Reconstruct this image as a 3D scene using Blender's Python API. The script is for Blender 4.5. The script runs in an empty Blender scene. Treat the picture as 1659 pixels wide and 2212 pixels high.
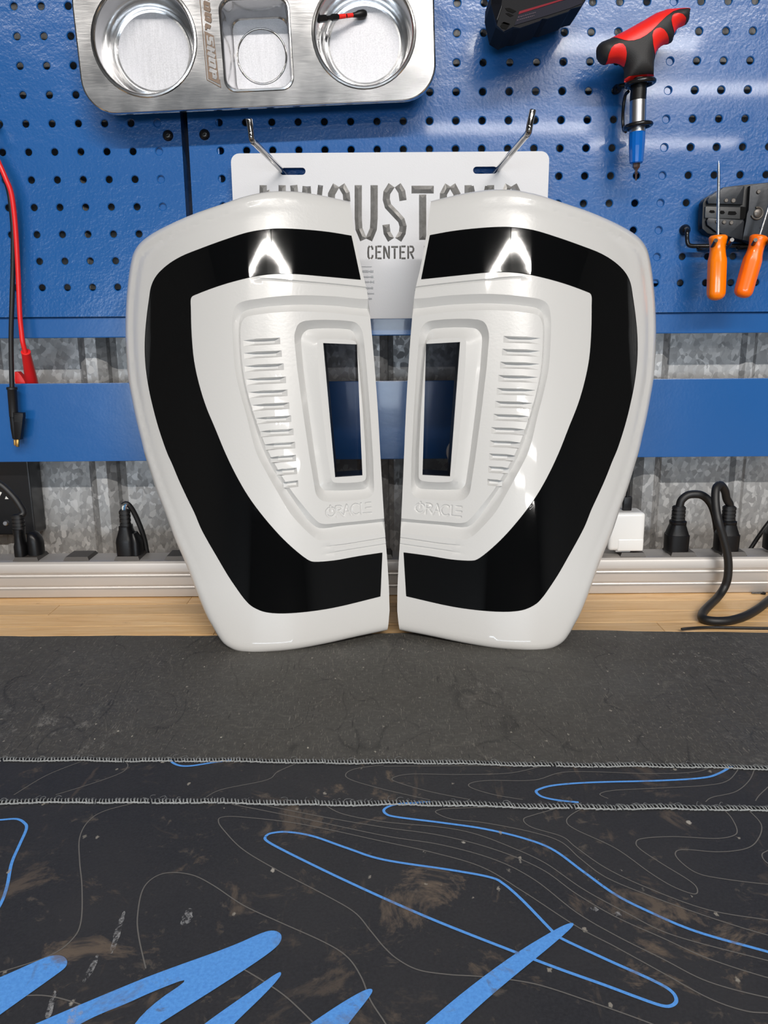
import bpy, bmesh, math, random
import numpy as np
from mathutils import Vector, Matrix
from mathutils.geometry import delaunay_2d_cdt

random.seed(7)
S = bpy.context.scene
COL = S.collection

# ------------------------------------------------------------------ camera
F, CX, CY = 1700.0, 829.5, 1106.0          # focal length in pixels of the 1659 x 2212 frame
PITCH, ROLL, CAMZ = 0.22527, 0.00745, 0.26  # bench top is z = 0, pegboard face is y = YB
YB = 0.8248
cam = bpy.data.cameras.new('camera'); cam_o = bpy.data.objects.new('camera', cam); COL.objects.link(cam_o)
cam.sensor_fit = 'HORIZONTAL'; cam.sensor_width = 36.0; cam.lens = 36.0 * F / 1659.0
cam.clip_start = 0.01; cam.clip_end = 60
cam_o.matrix_world = Matrix.Translation((0, 0, CAMZ)) @ Matrix.Rotation(math.pi / 2 - PITCH, 4, 'X') @ Matrix.Rotation(-ROLL, 4, 'Z')
S.camera = cam_o

# ------------------------------------------------------------------ world, lights, exposure
S.view_settings.view_transform = 'Standard'; S.view_settings.look = 'None'
S.view_settings.exposure = 0.18; S.view_settings.gamma = 1.0; S.view_settings.use_curve_mapping = False
wd = bpy.data.worlds.new('shop_air'); S.world = wd; wd.use_nodes = True
wd.node_tree.nodes['Background'].inputs[0].default_value = (0.6, 0.62, 0.65, 1)
wd.node_tree.nodes['Background'].inputs[1].default_value = 0.09

def area(name, loc, target, sx, sy, power, color):
    L = bpy.data.lights.new(name, 'AREA'); L.shape = 'RECTANGLE'; L.size = sx; L.size_y = sy
    L.energy = power; L.color = color
    o = bpy.data.objects.new(name, L); COL.objects.link(o)
    o.location = loc
    d = Vector(target) - Vector(loc)
    o.rotation_euler = d.to_track_quat('-Z', 'Y').to_euler()
    return o
WARM, NEUT, COOL = (1.0, 0.95, 0.89), (1.0, 0.97, 0.93), (0.80, 0.90, 1.0)
# ceiling tubes across the bay (long side along x), then far rows and the open bay door
area('tube_lamp_key', (0.95, -2.75, 2.45), (0.95, -1.8, 0), 2.4, 0.06, 140, WARM)
area('tube_lamp_left', (-1.27, -2.75, 2.45), (-1.27, -1.8, 0), 2.0, 0.06, 58, WARM)
for k, (x, y) in enumerate([(1.6, -5.2), (3.0, -6.4), (1.4, -7.8), (3.4, -8.6)]):
    area('far_tube_lamp', (x, y, 2.45), (x, y + 0.6, 0), 1.8, 0.22, 34, NEUT)
area('bay_door_daylight', (-0.3, -10.4, -0.20), (-0.3, 0, 0.1), 7.0, 1.35, 300, COOL)   # half-raised bay door across the shop

# ------------------------------------------------------------------ pixel -> place helpers
def ray(px, py):
    xr, yr = (px - CX) / F, (py - CY) / F
    c, s = math.cos(ROLL), math.sin(ROLL)
    x, y = c * xr - s * yr, s * xr + c * yr
    cp, sp = math.cos(PITCH), math.sin(PITCH)
    return np.array([x, cp - sp * y, -sp - cp * y])
CAM = np.array([0, 0, CAMZ])
def at_y(px, py, Y):
    d = ray(px, py); return CAM + d * (Y / d[1])
def at_z(px, py, Z):
    d = ray(px, py); return CAM + d * ((Z - CAMZ) / d[2])
def zc(p):
    return math.cos(PITCH) * p[1] - math.sin(PITCH) * (p[2] - CAMZ)
def m_per_px(p):
    return zc(p) / F
def zoomed(pts, ox, oy, sc):
    return [(ox + x / sc, oy + y / sc) for x, y in pts]

# ------------------------------------------------------------------ materials
def srgb(r, g, b):
    f = lambda c: (c / 255 / 12.92) if c / 255 <= 0.04045 else ((c / 255 + 0.055) / 1.055) ** 2.4
    return (f(r), f(g), f(b), 1)

class NT:
    def __init__(s, name):
        s.m = bpy.data.materials.new(name); s.m.use_nodes = True
        s.t = s.m.node_tree; s.b = s.t.nodes['Principled BSDF']; s.tc = None
    def n(s, typ, **kw):
        x = s.t.nodes.new(typ)
        for k, v in kw.items():
            if k in x.inputs: x.inputs[k].default_value = v
            else: setattr(x, k, v)
        return x
    def l(s, a, b): s.t.links.new(a, b)
    def coord(s, scale=(1, 1, 1), rot=(0, 0, 0)):
        if s.tc is None: s.tc = s.n('ShaderNodeTexCoord')
        mp = s.n('ShaderNodeMapping'); mp.inputs['Scale'].default_value = scale; mp.inputs['Rotation'].default_value = rot
        s.l(s.tc.outputs['Object'], mp.inputs['Vector']); return mp.outputs[0]
    def noise(s, scale, detail=3, rough=0.55, vec=None, stretch=(1, 1, 1), rot=(0, 0, 0), dist=0.0):
        x = s.n('ShaderNodeTexNoise'); x.inputs['Scale'].default_value = scale; x.inputs['Detail'].default_value = detail
        x.inputs['Roughness'].default_value = rough; x.inputs['Distortion'].default_value = dist
        s.l(vec if vec is not None else s.coord(stretch, rot), x.inputs['Vector']); return x.outputs['Fac']
    def ramp(s, fac, stops):
        x = s.n('ShaderNodeValToRGB'); e = x.color_ramp.elements
        while len(e) < len(stops): e.new(0.5)
        for i, (p, c) in enumerate(stops):
            e[i].position = p; e[i].color = c if len(c) == 4 else (*c, 1)
        s.l(fac, x.inputs[0]); return x.outputs[0]
    def mix(s, fac, a, b, mode='MIX'):
        x = s.n('ShaderNodeMix', data_type='RGBA', blend_type=mode)
        for sock, v in ((x.inputs[0], fac), (x.inputs[6], a), (x.inputs[7], b)):
            if hasattr(v, 'is_output') or isinstance(v, bpy.types.NodeSocket): s.l(v, sock)
            else: sock.default_value = v
        return x.outputs[2]
    def bump(s, h, strength, dist=0.001):
        x = s.n('ShaderNodeBump'); x.inputs['Strength'].default_value = strength; x.inputs['Distance'].default_value = dist
        s.l(h, x.inputs['Height'])
        old = s.b.inputs['Normal'].links
        if old: s.l(old[0].from_socket, x.inputs['Normal'])
        s.l(x.outputs[0], s.b.inputs['Normal'])
        return x
    def base(s, v):
        if isinstance(v, bpy.types.NodeSocket): s.l(v, s.b.inputs['Base Color'])
        else: s.b.inputs['Base Color'].default_value = v
    def rough(s, v):
        if isinstance(v, bpy.types.NodeSocket): s.l(v, s.b.inputs['Roughness'])
        else: s.b.inputs['Roughness'].default_value = v

def plain(name, col, rough=0.4, metal=0.0, coat=0.0, bump=None, spec=0.5):
    t = NT(name); t.base(col); t.rough(rough)
    t.b.inputs['Metallic'].default_value = metal; t.b.inputs['Coat Weight'].default_value = coat
    t.b.inputs['Coat Roughness'].default_value = 0.04; t.b.inputs['Specular IOR Level'].default_value = spec
    if bump: t.bump(t.noise(bump[0], 2), bump[1], bump[2] if len(bump) > 2 else 0.001)
    return t.m
M = {}
M['white_paint'] = plain('white_gloss_paint', (0.57, 0.566, 0.556, 1), 0.28, coat=0.8, bump=(420, 0.11, 0.0006))
M['lens'] = plain('black_gloss_lens', (0.0025, 0.0027, 0.003, 1), 0.04, coat=0.5, bump=(25, 0.03, 0.001))
M['lens'].node_tree.nodes['Principled BSDF'].inputs['Specular IOR Level'].default_value = 0.4
M['black_gap'] = plain('black_seam', (0.003, 0.003, 0.003, 1), 0.7, spec=0.1)
M['black_plastic'] = plain('black_plastic', (0.006, 0.006, 0.007, 1), 0.36, bump=(900, 0.05), spec=0.3)
M['black_rubber'] = plain('black_rubber', (0.008, 0.008, 0.009, 1), 0.5, bump=(1200, 0.06))
M['grey_plastic'] = plain('dark_grey_outlet_plastic', srgb(58, 54, 52), 0.45)
M['black_metal'] = plain('black_coated_steel', (0.008, 0.008, 0.009, 1), 0.22)
M['gunmetal'] = plain('black_oxide_steel', srgb(34, 37, 42), 0.36, metal=0.4, bump=(300, 0.1))
M['gunmetal_dark'] = plain('black_oxide_steel_dark', srgb(14, 15, 17), 0.4, metal=0.2)
M['chrome'] = plain('chrome', (0.78, 0.77, 0.76, 1), 0.08, metal=1.0)
M['dark_chrome'] = plain('dark_chrome', (0.40, 0.39, 0.385, 1), 0.10, metal=1.0)
M['blade_steel'] = plain('blade_steel', (0.80, 0.80, 0.80, 1), 0.22, metal=1.0)
M['bit_steel'] = plain('bronzed_bit_steel', srgb(140, 120, 115), 0.3, metal=0.9)
M['satin'] = plain('satin_aluminium', (0.62, 0.62, 0.64, 1), 0.3, metal=1.0)
M['red_rubber'] = plain('red_rubber', srgb(232, 36, 28), 0.42, bump=(1500, 0.15))
M['grip_black'] = plain('black_soft_grip', srgb(33, 32, 33), 0.6, bump=(1500, 0.2))
M['red_pvc'] = plain('red_pvc', srgb(222, 34, 34), 0.35)
M['brass'] = plain('brass', srgb(196, 150, 84), 0.3, metal=0.9)
M['orange'] = plain('orange_acetate', (1.0, 0.215, 0.0, 1), 0.22, coat=0.5)
M['white_plastic'] = plain('white_charger_plastic', (0.78, 0.78, 0.77, 1), 0.3, coat=0.2)
M['label_navy'] = plain('navy_label', srgb(10, 10, 30), 0.6, spec=0.2)
M['label_red'] = plain('dark_red_label', srgb(118, 10, 30), 0.6, spec=0.2)
M['print_white'] = plain('white_print', srgb(215, 215, 210), 0.5)
M['print_tan'] = plain('etched_tan', srgb(122, 102, 86), 0.6)
M['print_tan_light'] = plain('bare_metal_letter', (0.66, 0.67, 0.70, 1), 0.25, metal=0.9)
M['blue_wire'] = plain('blue_wire', srgb(60, 110, 150), 0.4)
M['light_grey'] = plain('contour_grey', srgb(104, 102, 100), 0.7)
M['print_blue'] = plain('print_blue', srgb(74, 140, 222), 0.6, bump=(900, 0.2))
M['thread'] = plain('pale_thread', srgb(142, 146, 148), 0.7)
M['bench_steel'] = plain('bench_frame_steel', srgb(40, 70, 120), 0.4)

def specks(t, c, scale, keep, col, r):
    v = t.n('ShaderNodeTexVoronoi'); v.inputs['Scale'].default_value = scale
    wob = t.n('ShaderNodeTexNoise'); wob.inputs['Scale'].default_value = scale * 6; src = t.coord((1, 0.7, 0.9)); t.l(src, wob.inputs['Vector'])
    vm = t.n('ShaderNodeVectorMath', operation='SCALE'); t.l(wob.outputs['Color'], vm.inputs[0]); vm.inputs['Scale'].default_value = 0.0022
    ad = t.n('ShaderNodeVectorMath', operation='ADD'); t.l(src, ad.inputs[0]); t.l(vm.outputs[0], ad.inputs[1]); t.l(ad.outputs[0], v.inputs['Vector'])
    sep = t.n('ShaderNodeSeparateColor'); t.l(v.outputs['Color'], sep.inputs[0])
    mm = t.n('ShaderNodeMath', operation='MULTIPLY')
    t.l(t.ramp(v.outputs['Distance'], [(r, (0.85,) * 3), (r * 1.7, (0, 0, 0))]), mm.inputs[0]); t.l(t.ramp(sep.outputs[0], [(keep, (0, 0, 0)), (keep + 0.02, (1, 1, 1))]), mm.inputs[1])
    return t.mix(mm.outputs[0], c, col)

def blue_paint(fine, wave):
    t = NT('blue_powder_coat')
    n = t.noise(6, 2)
    t.base(specks(t, t.mix(n, srgb(22, 82, 146), srgb(30, 91, 157)), 48, 0.8, srgb(205, 212, 220), 0.035))
    t.rough(0.24); t.b.inputs['Coat Weight'].default_value = 0.35; t.b.inputs['Coat Roughness'].default_value = 0.05
    t.bump(t.noise(330, 2), fine, 0.0010)
    t.bump(t.noise(30, 2, stretch=(0.7, 1, 1)), wave, 0.004)
    t.bump(t.noise(7, 1), wave * 1.3, 0.012)
    return t.m
M['blue'] = blue_paint(0.22, 0.22)
M['blue_smooth'] = blue_paint(0.05, 0.05)

def transparent_blue():
    t = NT('translucent_blue_plastic'); t.base(srgb(4, 112, 210)); t.rough(0.18)
    t.b.inputs['Transmission Weight'].default_value = 0.35; t.b.inputs['Coat Weight'].default_value = 0.5
    return t.m
M['chuck_blue'] = transparent_blue()

def smoked():
    t = NT('smoked_clear_pane'); o = t.t.nodes['Material Output']
    tr = t.n('ShaderNodeBsdfTransparent'); tr.inputs[0].default_value = (0.72, 0.72, 0.74, 1)
    gl = t.n('ShaderNodeBsdfGlossy'); gl.inputs['Roughness'].default_value = 0.03; gl.inputs[0].default_value = (1, 1, 1, 1)
    fr = t.n('ShaderNodeFresnel'); fr.inputs[0].default_value = 1.45
    mx = t.n('ShaderNodeMixShader'); t.l(fr.outputs[0], mx.inputs[0]); t.l(tr.outputs[0], mx.inputs[1]); t.l(gl.outputs[0], mx.inputs[2])
    t.l(mx.outputs[0], o.inputs['Surface']); return t.m
M['smoked'] = smoked()

def galvanized():
    t = NT('galvanized_spangle')
    v = t.n('ShaderNodeTexVoronoi'); v.inputs['Scale'].default_value = 225
    wob = t.noise(120, 2)
    vec = t.coord((1, 0.2, 0.75))
    vm = t.n('ShaderNodeVectorMath', operation='MULTIPLY_ADD'); t.l(vec, vm.inputs[0]); vm.inputs[1].default_value = (1, 1, 1)
    cmb = t.n('ShaderNodeCombineXYZ'); ms = t.n('ShaderNodeMath', operation='MULTIPLY'); t.l(wob, ms.inputs[0]); ms.inputs[1].default_value = 0.006
    t.l(ms.outputs[0], cmb.inputs[0]); t.l(ms.outputs[0], cmb.inputs[2]); t.l(cmb.outputs[0], vm.inputs[2])
    t.l(vm.outputs[0], v.inputs['Vector'])
    sep = t.n('ShaderNodeSeparateColor'); t.l(v.outputs['Color'], sep.inputs[0])
    big = t.noise(14, 3, stretch=(1, 1, 0.25))
    c = t.ramp(sep.outputs[0], [(0.0, (0.27, 0.275, 0.28)), (0.6, (0.37, 0.375, 0.38)), (1.0, (0.54, 0.545, 0.55))])
    t.base(t.mix(t.ramp(big, [(0.35, (0, 0, 0)), (0.75, (0.35, 0.35, 0.35))]), c, (0.27, 0.25, 0.23, 1)))
    t.b.inputs['Metallic'].default_value = 0.45; t.rough(t.ramp(sep.outputs[1], [(0, (0.38,) * 3), (1, (0.6,) * 3)]))
    return t.m
M['galv'] = galvanized()

def stainless(name, rough=0.17, streak=True):
    t = NT(name); n = t.noise(60, 4, 0.65)
    t.base(t.ramp(n, [(0.25, (0.66, 0.66, 0.665)), (0.7, (0.76, 0.76, 0.765))]))
    t.b.inputs['Metallic'].default_value = 1.0
    t.rough(t.ramp(t.noise(45, 4), [(0.3, (rough * 0.9,) * 3), (0.75, (rough * 1.2,) * 3)]))
    t.bump(t.noise(500, 2, stretch=(0.15, 1, 1)), 0.08, 0.0004)
    t.bump(t.noise(7, 1), 0.22, 0.008)
    return t.m
M['stainless'] = stainless('worn_stainless_tray')

def frosted():
    t = NT('frosted_bowl_floor'); n = t.noise(900, 3, 0.7); b = t.noise(30, 3)
    t.base(t.mix(b, t.ramp(n, [(0.3, (0.32, 0.32, 0.33)), (0.7, (0.52, 0.52, 0.54))]), (0.46, 0.46, 0.49, 1)))
    t.b.inputs['Metallic'].default_value = 0.75; t.rough(0.55)
    sc = t.noise(30, 2, stretch=(7, 1, 1), rot=(0, 0.35, 0)); t.bump(sc, 0.2, 0.001)
    return t.m
M['frosted'] = frosted()

def facet_metal():
    t = NT('milled_aluminium_facet')
    n = t.noise(120, 4, 0.7)
    t.base(t.ramp(n, [(0.3, (0.48, 0.47, 0.455)), (0.7, (0.72, 0.71, 0.70))])); t.b.inputs['Metallic'].default_value = 0.85; t.rough(0.28)
    t.bump(t.noise(60, 2), 0.3, 0.002); return t.m
M['facet'] = facet_metal()

def anodised():
    t = NT('anodised_aluminium_extrusion'); n = t.noise(40, 4, stretch=(0.2, 1, 1))
    t.base(t.ramp(n, [(0.3, (0.55, 0.525, 0.50)), (0.7, (0.63, 0.60, 0.575))])); t.b.inputs['Metallic'].default_value = 0.75; t.rough(0.5)
    return t.m
M['alu'] = anodised()

def wood():
    t = NT('oiled_maple'); oi = t.n('ShaderNodeObjectInfo')
    g = t.noise(22, 5, 0.6, stretch=(0.55, 7, 3), dist=0.8)
    f = t.noise(90, 4, 0.7, stretch=(0.25, 8, 3))
    c = t.ramp(g, [(0.28, srgb(212, 166, 108)), (0.5, srgb(230, 190, 136)), (0.72, srgb(240, 206, 158))])
    c = t.mix(t.ramp(f, [(0.35, (0.30,) * 3), (0.6, (0, 0, 0))]), c, srgb(170, 118, 66))
    hs = t.n('ShaderNodeHueSaturation'); mr = t.n('ShaderNodeMapRange'); mr.inputs[3].default_value = 0.82; mr.inputs[4].default_value = 1.08
    t.l(oi.outputs['Random'], mr.inputs[0]); t.l(mr.outputs[0], hs.inputs['Value']); t.l(c, hs.inputs['Color'])
    dirt = t.noise(60, 5, 0.7, stretch=(1, 3, 1))
    t.base(t.mix(t.ramp(dirt, [(0.63, (0, 0, 0)), (0.72, (0.5,) * 3)]), hs.outputs[0], srgb(120, 82, 50)))
    t.rough(0.42); t.bump(f, 0.1, 0.0005); return t.m
M['wood'] = wood()

def rubber_mat():
    t = NT('scuffed_black_rubber_sheet')
    fine = t.noise(260, 5, 0.75, stretch=(1, 1.6, 1))
    blot = t.noise(9, 4, 0.6)
    c = t.ramp(fine, [(0.3, srgb(56, 55, 53)), (0.55, srgb(72, 71, 68)), (0.8, srgb(104, 102, 97))])
    c = t.mix(t.ramp(blot, [(0.35, (0, 0, 0)), (0.7, (0.5,) * 3)]), c, srgb(68, 65, 60))
    # cut marks: thin dark and pale streaks in several directions
    for rot, sc, thr, col, st in ((0.7, 55, 0.70, srgb(26, 26, 26), 9), (-0.5, 70, 0.71, srgb(30, 30, 29), 10), (1.15, 60, 0.715, srgb(24, 24, 24), 12),
                                  (0.3, 95, 0.735, srgb(135, 130, 122), 8), (-0.95, 110, 0.735, srgb(125, 122, 116), 9)):
        n = t.noise(sc, 2, 0.5, stretch=(st, 0.8, 1), rot=(0, 0, rot), dist=0.4)
        c = t.mix(t.ramp(n, [(thr, (0, 0, 0)), (thr + 0.03, (0.75,) * 3)]), c, col)
    for sc, st, rot, col, al in ((11, (1.6, 0.8, 1), 0.8, srgb(24, 24, 24), 0.55), (15, (1.8, 0.7, 1), -0.4, srgb(28, 28, 28), 0.5), (19, (1.5, 0.8, 1), 2.0, srgb(120, 116, 108), 0.22)):
        n = t.noise(sc, 1, 0.4, stretch=st, rot=(0, 0, rot)); k = t.noise(sc * 1.9, 1, stretch=st, rot=(0, 0, rot + 1))
        m2 = t.n('ShaderNodeMath', operation='MULTIPLY')
        t.l(t.ramp(n, [(0.492, (0, 0, 0)), (0.5, (al,) * 3), (0.508, (0, 0, 0))]), m2.inputs[0]); t.l(t.ramp(k, [(0.46, (0, 0, 0)), (0.56, (1, 1, 1))]), m2.inputs[1])
        c = t.mix(m2.outputs[0], c, col)
    # chalky scuffs and small bright specks
    ch = t.noise(55, 6, 0.8, stretch=(1.6, 0.8, 1), rot=(0, 0, 0.7)); area_ = t.noise(5.2, 1)
    mm = t.n('ShaderNodeMath', operation='MULTIPLY')
    t.l(t.ramp(ch, [(0.56, (0, 0, 0)), (0.72, (1, 1, 1))]), mm.inputs[0]); t.l(t.ramp(area_, [(0.56, (0, 0, 0)), (0.68, (0.8,) * 3)]), mm.inputs[1])
    c = t.mix(mm.outputs[0], c, srgb(150, 148, 143))
    for rot, sc in ((0.2, 170), (1.0, 190), (-0.6, 180), (1.7, 200)):
        n = t.noise(sc, 1, 0.5, stretch=(7, 0.9, 1), rot=(0, 0, rot), dist=0.8)
        c = t.mix(t.ramp(n, [(0.70, (0, 0, 0)), (0.74, (0.5,) * 3)]), c, srgb(128, 124, 116))
    c = specks(t, c, 85, 0.86, srgb(190, 186, 172), 0.035)
    c = specks(t, c, 190, 0.9, srgb(165, 160, 150), 0.09)
    t.base(c); t.rough(t.ramp(blot, [(0.3, (0.48,) * 3), (0.7, (0.62,) * 3)])); t.bump(fine, 0.35, 0.0006)
    return t.m
M['rubber_mat'] = rubber_mat()

def stain_layers(t, c):
    """dried-mud smears and lint on the printed mats"""
    a = t.noise(26, 6, 0.72, dist=0.6); b = t.noise(4.2, 2)
    mm = t.n('ShaderNodeMath', operation='MULTIPLY')
    t.l(t.ramp(a, [(0.555, (0, 0, 0)), (0.64, (1, 1, 1))]), mm.inputs[0]); t.l(t.ramp(b, [(0.38, (0.12,) * 3), (0.62, (0.85,) * 3)]), mm.inputs[1])
    c = t.mix(mm.outputs[0], c, srgb(112, 98, 84))
    sm = t.noise(85, 4, 0.7, dist=0.5); c = t.mix(t.ramp(sm, [(0.62, (0, 0, 0)), (0.70, (0.55,) * 3)]), c, srgb(96, 88, 80))
    st = t.noise(40, 4, 0.6, stretch=(2.2, 0.45, 1), rot=(0, 0, -0.55))
    c = t.mix(t.ramp(st, [(0.66, (0, 0, 0)), (0.74, (0.55,) * 3)]), c, srgb(92, 80, 70))
    c = specks(t, c, 75, 0.86, srgb(176, 172, 164), 0.06)
    return specks(t, c, 150, 0.9, srgb(150, 145, 136), 0.10)

def topo_mat():
    t = NT('printed_black_fabric_mat'); n = t.noise(700, 3, 0.7); bl = t.noise(12, 4, 0.6)
    c = t.ramp(n, [(0.3, srgb(28, 29, 34)), (0.7, srgb(44, 45, 50))])
    c = t.mix(t.ramp(bl, [(0.4, (0, 0, 0)), (0.75, (0.6,) * 3)]), c, srgb(54, 53, 54))
    t.base(stain_layers(t, c)); t.rough(0.62); t.bump(n, 0.3, 0.0004); return t.m
M['topo'] = topo_mat()
def print_blue():
    t = NT('blue_ink_on_fabric'); n = t.noise(700, 3, 0.7)
    t.base(stain_layers(t, t.ramp(n, [(0.3, srgb(78, 144, 226)), (0.7, srgb(96, 166, 244))]))); t.rough(0.6); return t.m
M['print_blue'] = print_blue()
M['room_wall'] = plain('shop_wall_paint', srgb(86, 84, 82), 0.7, bump=(20, 0.1))
M['room_ceiling'] = plain('dark_shop_ceiling', srgb(60, 60, 62), 0.8, bump=(20, 0.1))
M['room_floor'] = plain('shop_floor_concrete', srgb(118, 114, 108), 0.5, bump=(30, 0.2))

# ------------------------------------------------------------------ object helpers
def tag(o, label=None, cat=None, group=None, kind=None):
    for k, v in (('label', label), ('category', cat), ('group', group), ('kind', kind)):
        if v: o[k] = v
    return o
def thing(name, loc, label, cat, group=None):
    o = bpy.data.objects.new(name, None); COL.objects.link(o); o.location = tuple(float(c) for c in loc); o.empty_display_size = 0.02
    return tag(o, label, cat, group)
def link(name, me, mat, parent=None):
    o = bpy.data.objects.new(name, me); COL.objects.link(o)
    if mat is not None: me.materials.append(mat)
    if parent is not None:
        o.parent = parent
        q, mi = parent, Matrix.Identity(4)
        while q is not None:
            mi = Matrix.Translation(q.location) @ mi if q.type == 'EMPTY' else mi
            q = q.parent
        o.matrix_parent_inverse = mi.inverted()
    return o
def mk(name, v, f, mat, parent=None, smooth=0, recalc=True):
    """mesh object from vertices and faces; smooth = sharp-edge angle in degrees (0 keeps it flat)"""
    me = bpy.data.meshes.new(name); me.from_pydata([tuple(map(float, p)) for p in v], [], [tuple(int(i) for i in q) for q in f])
    if recalc:
        bm = bmesh.new(); bm.from_mesh(me); bmesh.ops.recalc_face_normals(bm, faces=bm.faces); bm.to_mesh(me); bm.free()
    if smooth:
        me.polygons.foreach_set('use_smooth', [True] * len(me.polygons)); me.set_sharp_from_angle(angle=math.radians(smooth))
    return link(name, me, mat, parent)
class MB:
    """collects shapes into one vertex / face list"""
    def __init__(s): s.v, s.f = [], []
    def add(s, vf):
        o = len(s.v); s.v += [tuple(p) for p in vf[0]]; s.f += [tuple(i + o for i in q) for q in vf[1]]; return s
    def make(s, name, mat, parent=None, smooth=0): return mk(name, s.v, s.f, mat, parent, smooth)

def spline(pts, n=8):
    p = [np.array(q, float) for q in pts]
    if len(p) < 3: return p
    out = []
    for i in range(len(p) - 1):
        a, b, c, d = p[max(i - 1, 0)], p[i], p[i + 1], p[min(i + 2, len(p) - 1)]
        for k in range(n):
            t = k / n
            out.append(0.5 * (2 * b + (c - a) * t + (2 * a - 5 * b + 4 * c - d) * t * t + (3 * b - a - 3 * c + d) * t ** 3))
    out.append(p[-1]); return out
def tube(pts, r, seg=12, caps=True):
    p = [np.array(q, float) for q in pts]; rs = r if isinstance(r, (list, tuple, np.ndarray)) else [r] * len(p)
    T = [(p[min(i + 1, len(p) - 1)] - p[max(i - 1, 0)]) for i in range(len(p))]; T = [t / (np.linalg.norm(t) + 1e-12) for t in T]
    u = np.cross(T[0], [0, 0, 1]);
    if np.linalg.norm(u) < 1e-3: u = np.cross(T[0], [1, 0, 0])
    u /= np.linalg.norm(u); v, f = [], []
    for i in range(len(p)):
        u = u - T[i] * np.dot(u, T[i]); u /= np.linalg.norm(u); w = np.cross(T[i], u)
        for k in range(seg):
            a = 2 * math.pi * k / seg; v.append(p[i] + rs[i] * (math.cos(a) * u + math.sin(a) * w))
    for i in range(len(p) - 1):
        for k in range(seg):
            k2 = (k + 1) % seg; f.append((i * seg + k, i * seg + k2, (i + 1) * seg + k2, (i + 1) * seg + k))
    if caps:
        f.append(tuple(range(seg))[::-1]); f.append(tuple((len(p) - 1) * seg + k for k in range(seg)))
    return v, f
def lathe(p0, p1, prof, seg=24, squash=1.0):
    """prof: (fraction along p0->p1, radius)"""
    p0, p1 = np.array(p0, float), np.array(p1, float); ax = p1 - p0; L = np.linalg.norm(ax); ax = ax / L
    u = np.cross(ax, [0, 1, 0])
    if np.linalg.norm(u) < 1e-3: u = np.cross(ax, [1, 0, 0])
    u /= np.linalg.norm(u); w = np.cross(ax, u)
    v, f = [], []
    for t, r in prof:
        for k in range(seg):
            a = 2 * math.pi * (k + 0.5) / seg; v.append(p0 + ax * L * t + max(r, 1e-5) * (math.cos(a) * u + squash * math.sin(a) * w))
    for i in range(len(prof) - 1):
        for k in range(seg):
            k2 = (k + 1) % seg; f.append((i * seg + k, i * seg + k2, (i + 1) * seg + k2, (i + 1) * seg + k))
    f.append(tuple(range(seg))[::-1]); f.append(tuple((len(prof) - 1) * seg + k for k in range(seg)))
    return v, f
def box(x0, x1, y0, y1, z0, z1, bev=0.0, seg=2):
    bm = bmesh.new(); bmesh.ops.create_cube(bm, size=1)
    for v in bm.verts:
        v.co = Vector(((x0 + x1) / 2 + v.co.x * (x1 - x0), (y0 + y1) / 2 + v.co.y * (y1 - y0), (z0 + z1) / 2 + v.co.z * (z1 - z0)))
    if bev: bmesh.ops.bevel(bm, geom=list(bm.edges), offset=bev, segments=seg, profile=0.6, affect='EDGES')
    bm.verts.index_update(); r = ([tuple(v.co) for v in bm.verts], [tuple(v.index for v in q.verts) for q in bm.faces]); bm.free(); return r
def prism(front, back, bev=0.0, seg=2):
    """solid between two matching closed loops of 3-D points"""
    bm = bmesh.new(); n = len(front)
    a = [bm.verts.new(tuple(map(float, p))) for p in front]; b = [bm.verts.new(tuple(map(float, p))) for p in back]
    ff = bm.faces.new(a); bm.faces.new(b[::-1])
    for i in range(n): bm.faces.new((a[i], b[i], b[(i + 1) % n], a[(i + 1) % n]))
    bmesh.ops.recalc_face_normals(bm, faces=bm.faces)
    if bev: bmesh.ops.bevel(bm, geom=list(ff.edges), offset=bev, segments=seg, profile=0.6, affect='EDGES', clamp_overlap=True)
    bmesh.ops.triangulate(bm, faces=[q for q in bm.faces if len(q.verts) > 4])
    bm.verts.index_update(); r = ([tuple(v.co) for v in bm.verts], [tuple(v.index for v in q.verts) for q in bm.faces]); bm.free(); return r
def slab(pxpoly, Y, thick, bev=0.0):
    """plate with an outline seen at depth Y, going back by thick"""
    fr = [at_y(x, y, Y) for x, y in pxpoly]
    return prism(fr, [p + np.array([0, thick, 0]) for p in fr], bev)
def inside(poly, q):
    poly = np.array(poly); x, y = q[:, 0], q[:, 1]; r = np.zeros(len(q), bool); j = len(poly) - 1
    for i in range(len(poly)):
        xi, yi = poly[i]; xj, yj = poly[j]
        c = ((yi > y) != (yj > y)); xx = (xj - xi) * (y - yi) / (yj - yi + 1e-15) + xi
        r ^= c & (x < xx); j = i
    return r
def dist(line, q, closed=False):
    p = np.array(line, float)
    if closed: p = np.vstack([p, p[:1]])
    d = np.full(len(q), 1e9)
    for a, b in zip(p[:-1], p[1:]):
        ab = b - a; t = np.clip(((q - a) @ ab) / (ab @ ab + 1e-18), 0, 1)
        d = np.minimum(d, np.hypot(*(q - a - t[:, None] * ab).T))
    return d
def cdt(loops, extra):
    """constrained triangulation; loops: [(points, closed)]"""
    v, e = [], []
    for pts, cl in loops:
        o = len(v); v += [Vector((float(a), float(b))) for a, b in pts]
        e += [(o + i, o + i + 1) for i in range(len(pts) - 1)]
        if cl: e.append((o + len(pts) - 1, o))
    v += [Vector((float(a), float(b))) for a, b in extra]
    r = delaunay_2d_cdt(v, e, [], 0, 1e-7)
    return np.array([(p.x, p.y) for p in r[0]]), np.array([t for t in r[2] if len(t) == 3])
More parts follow.
